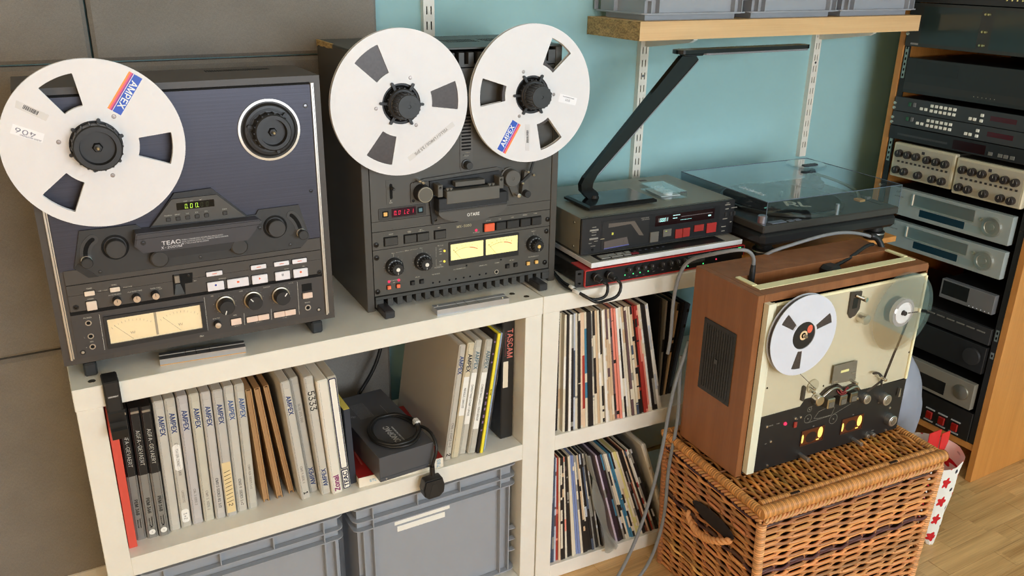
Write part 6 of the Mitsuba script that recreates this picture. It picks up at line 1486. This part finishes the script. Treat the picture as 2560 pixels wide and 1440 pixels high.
for u0, z0, z1, lb in ((.0885, .8480, .9505, 'left beige processor covered in dark knobs'), (.2975, .8410, .9440, 'right beige processor covered in dark knobs')):
    U = Dev('beige_processor', TG, lb, 'signal processor')
    U.add('case', box(u0, u0 + .2050, .0100, .20, z0, z1), 'vc_satin', (60, 58, 52)); U.add('front', box(u0, u0 + .2050, -.010, .0095, z0, z1, .003), 'vc_satin', (206, 196, 168)); U.add('panel', plate(rrect(u0 + .008, u0 + .197, z0 + .006, z1 - .006, .002), .010, .0104), 'vc_satin', (184, 176, 156))
    for k, (du, v) in enumerate([(.025, .072), (.054, .072), (.083, .072), (.120, .070), (.149, .070), (.178, .069), (.024, .022), (.052, .021), (.100, .020), (.148, .019), (.178, .019)]):
        kk = U.add('knob', lathe(u0 + du, z0 + v, [(.0115, .0104), (.0105, .0230), (.0092, .0245), (0, .0245)], 24), 'vc_satin', (44, 38, 36), True)
        U.add('pointer', box(u0 + du - .0005, u0 + du + .0005, -.0249, -.0245, z0 + v, z0 + v + .0085), 'vc_matte', (200, 194, 176), parent=kk)
    U.add('push_button', [box(u0 + a, u0 + a + .006, -.0130, -.0104, z0 + .046, z0 + .051) for a in np.arange(.022, .185, .0145)], 'vc_satin', (52, 46, 44)); U.add('badge', box(u0 + .097, u0 + .106, -.0112, -.0104, z0 + .082, z0 + .090), 'vc_satin', (58, 54, 56))
for i, (z0, z1, lb) in enumerate(((.7360, .8180, 'upper silver video recorder with a round dial'), (.6370, .7170, 'lower silver video recorder with a round dial'))):
    U = unit(lb, z0, z1, .1030, .4930, .012, (156, 166, 164), 'video recorder', 'video_recorder')
    U.add('tape_flap', [plate(rrect(.190, .385, z0 + .0395, z1 - .0080, .001), .012, .0150)], 'vc_metal', (172, 174, 170)); U.add('flap_end', box(.184, .192, -.019, -.012, z0 + .0395, z1 - .006, .002), 'vc_metal', (230, 230, 226)); U.add('flap_line', box(.190, .385, -.0165, -.0148, z0 + .0385, z0 + .0410), 'vc_metal', (230, 228, 216))
    U.add('display', plate(rrect(.2150, .3600, z0 + .0120, z0 + .0330, .002), .012, .0124), 'vc_gloss', (14, 48, 64)); U.add('small_panel', plate(rrect(.363, .412, z0 + .0110, z0 + .0300, .001), .012, .0126), 'vc_satin', (140, 158, 158)); U.add('button', lathe(.405, z0 + .054, [(.005, .012), (.004, .016), (0, .017)], 16), 'vc_metal', (220, 216, 196), True)
    kk = U.add('dial', lathe(.4400, z0 + .0405, [(.0285, .012), (.0265, .020), (.0190, .021), (.0180, .0175), (.0100, .0175), (.0090, .020), (0, .020)], 40), 'vc_metal', (206, 206, 198), True)
    U.add('lettering', [text('JVC', .0065, .135, z1 - .012, .0121, bold=True), text('SUPER VHS', .0040, .138, z1 - .026, .0121)], 'vc_satin', (90, 100, 100))
U = unit('small silver framed unit with a dark screen', .5300, .5880, .328, .493, .010, (104, 106, 108)); U.add('screen', plate(rrect(.334, .416, .5420, .5840, .0006), .010, .0104), 'vc_gloss', (14, 14, 15)); U.add('button_row', [lathe(.424 + .012 * i, .5345, [(.002, .010), (0, .013)], 8) for i in range(6)], 'vc_metal', (170, 170, 170), True)
U = unit('black sloping unit with small keys below the silver framed unit', .4370, .4870, .075, .502, .004, (46, 46, 47)); U.add('key_row', [box(.30 + i * .032, .325 + i * .032, -.007, -.004, .470, .474, .0005) for i in range(6)], 'vc_satin', (112, 110, 104))
U = unit('black player with a dark round dial', .3460, .4300, .080, .502, .008, (26, 26, 27)); U.add('dial', lathe(.4640, .3900, [(.0270, .008), (.0250, .014), (0, .015)], 36), 'vc_satin', (40, 40, 40), True)
U = unit('grey disc player near the foot of the rack', .2250, .3080, .080, .4950, .010, (128, 124, 112), 'disc player', 'disc_player'); U.add('dial', lathe(.4580, .2690, [(.0240, .010), (.0225, .014), (.010, .016), (0, .0170)], 36), 'vc_metal', (176, 170, 152), True); U.add('window', plate(rrect(.30, .408, .2350, .2760, .001), .010, .0104), 'vc_gloss', (24, 24, 24))
U = unit('black power strip with red rocker switches at the foot of the rack', .1210, .2150, .0740, .5050, .002, (22, 22, 22), 'power strip', 'power_strip')
for u in (.375, .4170, .4600):
    kk = U.add('rocker_switch', box(u - .0105, u + .0105, -.009, -.002, .1365, .1625, .002), 'vc_gloss', (150, 22, 16), label='red rocker switch')
    U.add('switch_trim', [box(u - .0150, u + .0150, -.0055, -.002, z, z + .0036) for z in (.1290, .1680)], 'vc_satin', (170, 168, 164), parent=kk)
# bags between the hamper and the rack
D = Dev('paper_bag', np.eye(4), 'white paper bag printed with red stars, at the right of the hamper', 'bag')
a = np.linspace(0, 2 * np.pi, 36, endpoint=False); V, F = [], []
for j, f in enumerate(np.linspace(0, 1, 14)):
    cxy = np.array([1.935, -.365]) * (1 - f) + np.array([1.930, -.300]) * f
    rx, ry = .012 + .100 * f, .010 + .080 * f
    V.append(np.c_[cxy[0] + rx * np.cos(a), cxy[1] + ry * np.sin(a) + .002 * np.sin(9 * a + j), np.full(36, .001 + .250 * f)])
V = np.vstack(V); i0 = np.arange(36); i1 = (i0 + 1) % 36
for j in range(13):
    F += [np.c_[j * 36 + i0, j * 36 + i1, j * 36 + 36 + i1], np.c_[j * 36 + i0, j * 36 + 36 + i1, j * 36 + 36 + i0]]
D.add('paper', mesh(V, np.vstack(F)), 'bag_paper', smooth=True)
def bag_fn(p, n, uv):
    x, y = (p.x - p.y * 0.6) * 17.0, p.z * 17.0
    cx, cy = x - dr.floor(x) - .5, y - dr.floor(y) - .5
    r = dr.sqrt(cx * cx + cy * cy); th = dr.atan2(cy, cx)
    star = smoothstep(.02, -.02, r - .24 - .06 * dr.cos(5 * th)); x2, y2 = x + .5, y + .5
    c2x, c2y = x2 - dr.floor(x2) - .5, y2 - dr.floor(y2) - .5
    dot = smoothstep(.02, -.02, dr.sqrt(c2x * c2x + c2y * c2y) - .10)
    return mi.Color3f(mix(mix(lin((232, 230, 222)).tolist(), lin((190, 26, 36)).tolist(), star), lin((40, 44, 62)).tolist(), dot))
bsdf('bag_paper', proc(bag_fn), .6)
D = Dev('plastic_bag', np.eye(4), 'grey translucent plastic bag bulging up behind the hamper', 'bag')
s = trimesh.creation.icosphere(4, 1.0); v = np.array(s.vertices); v *= (1 + .16 * (meshkit.fbm(v * 2.6 + 5, 4) - .5))[:, None]
D.add('film', mesh(v * (.105, .090, .200) + (2.075, -.070, .225), s.faces), 'vc_satin', (150, 154, 166), True)
D = Dev('red_card', np.eye(4), 'folded bright red card sticking out of the paper bag', 'card')
D.add('leaf', [box(1.955, 2.005, -.292, -.290, .10, .292), box(2.0052, 2.040, -.296, -.294, .10, .280)], 'vc_satin', (222, 46, 46))
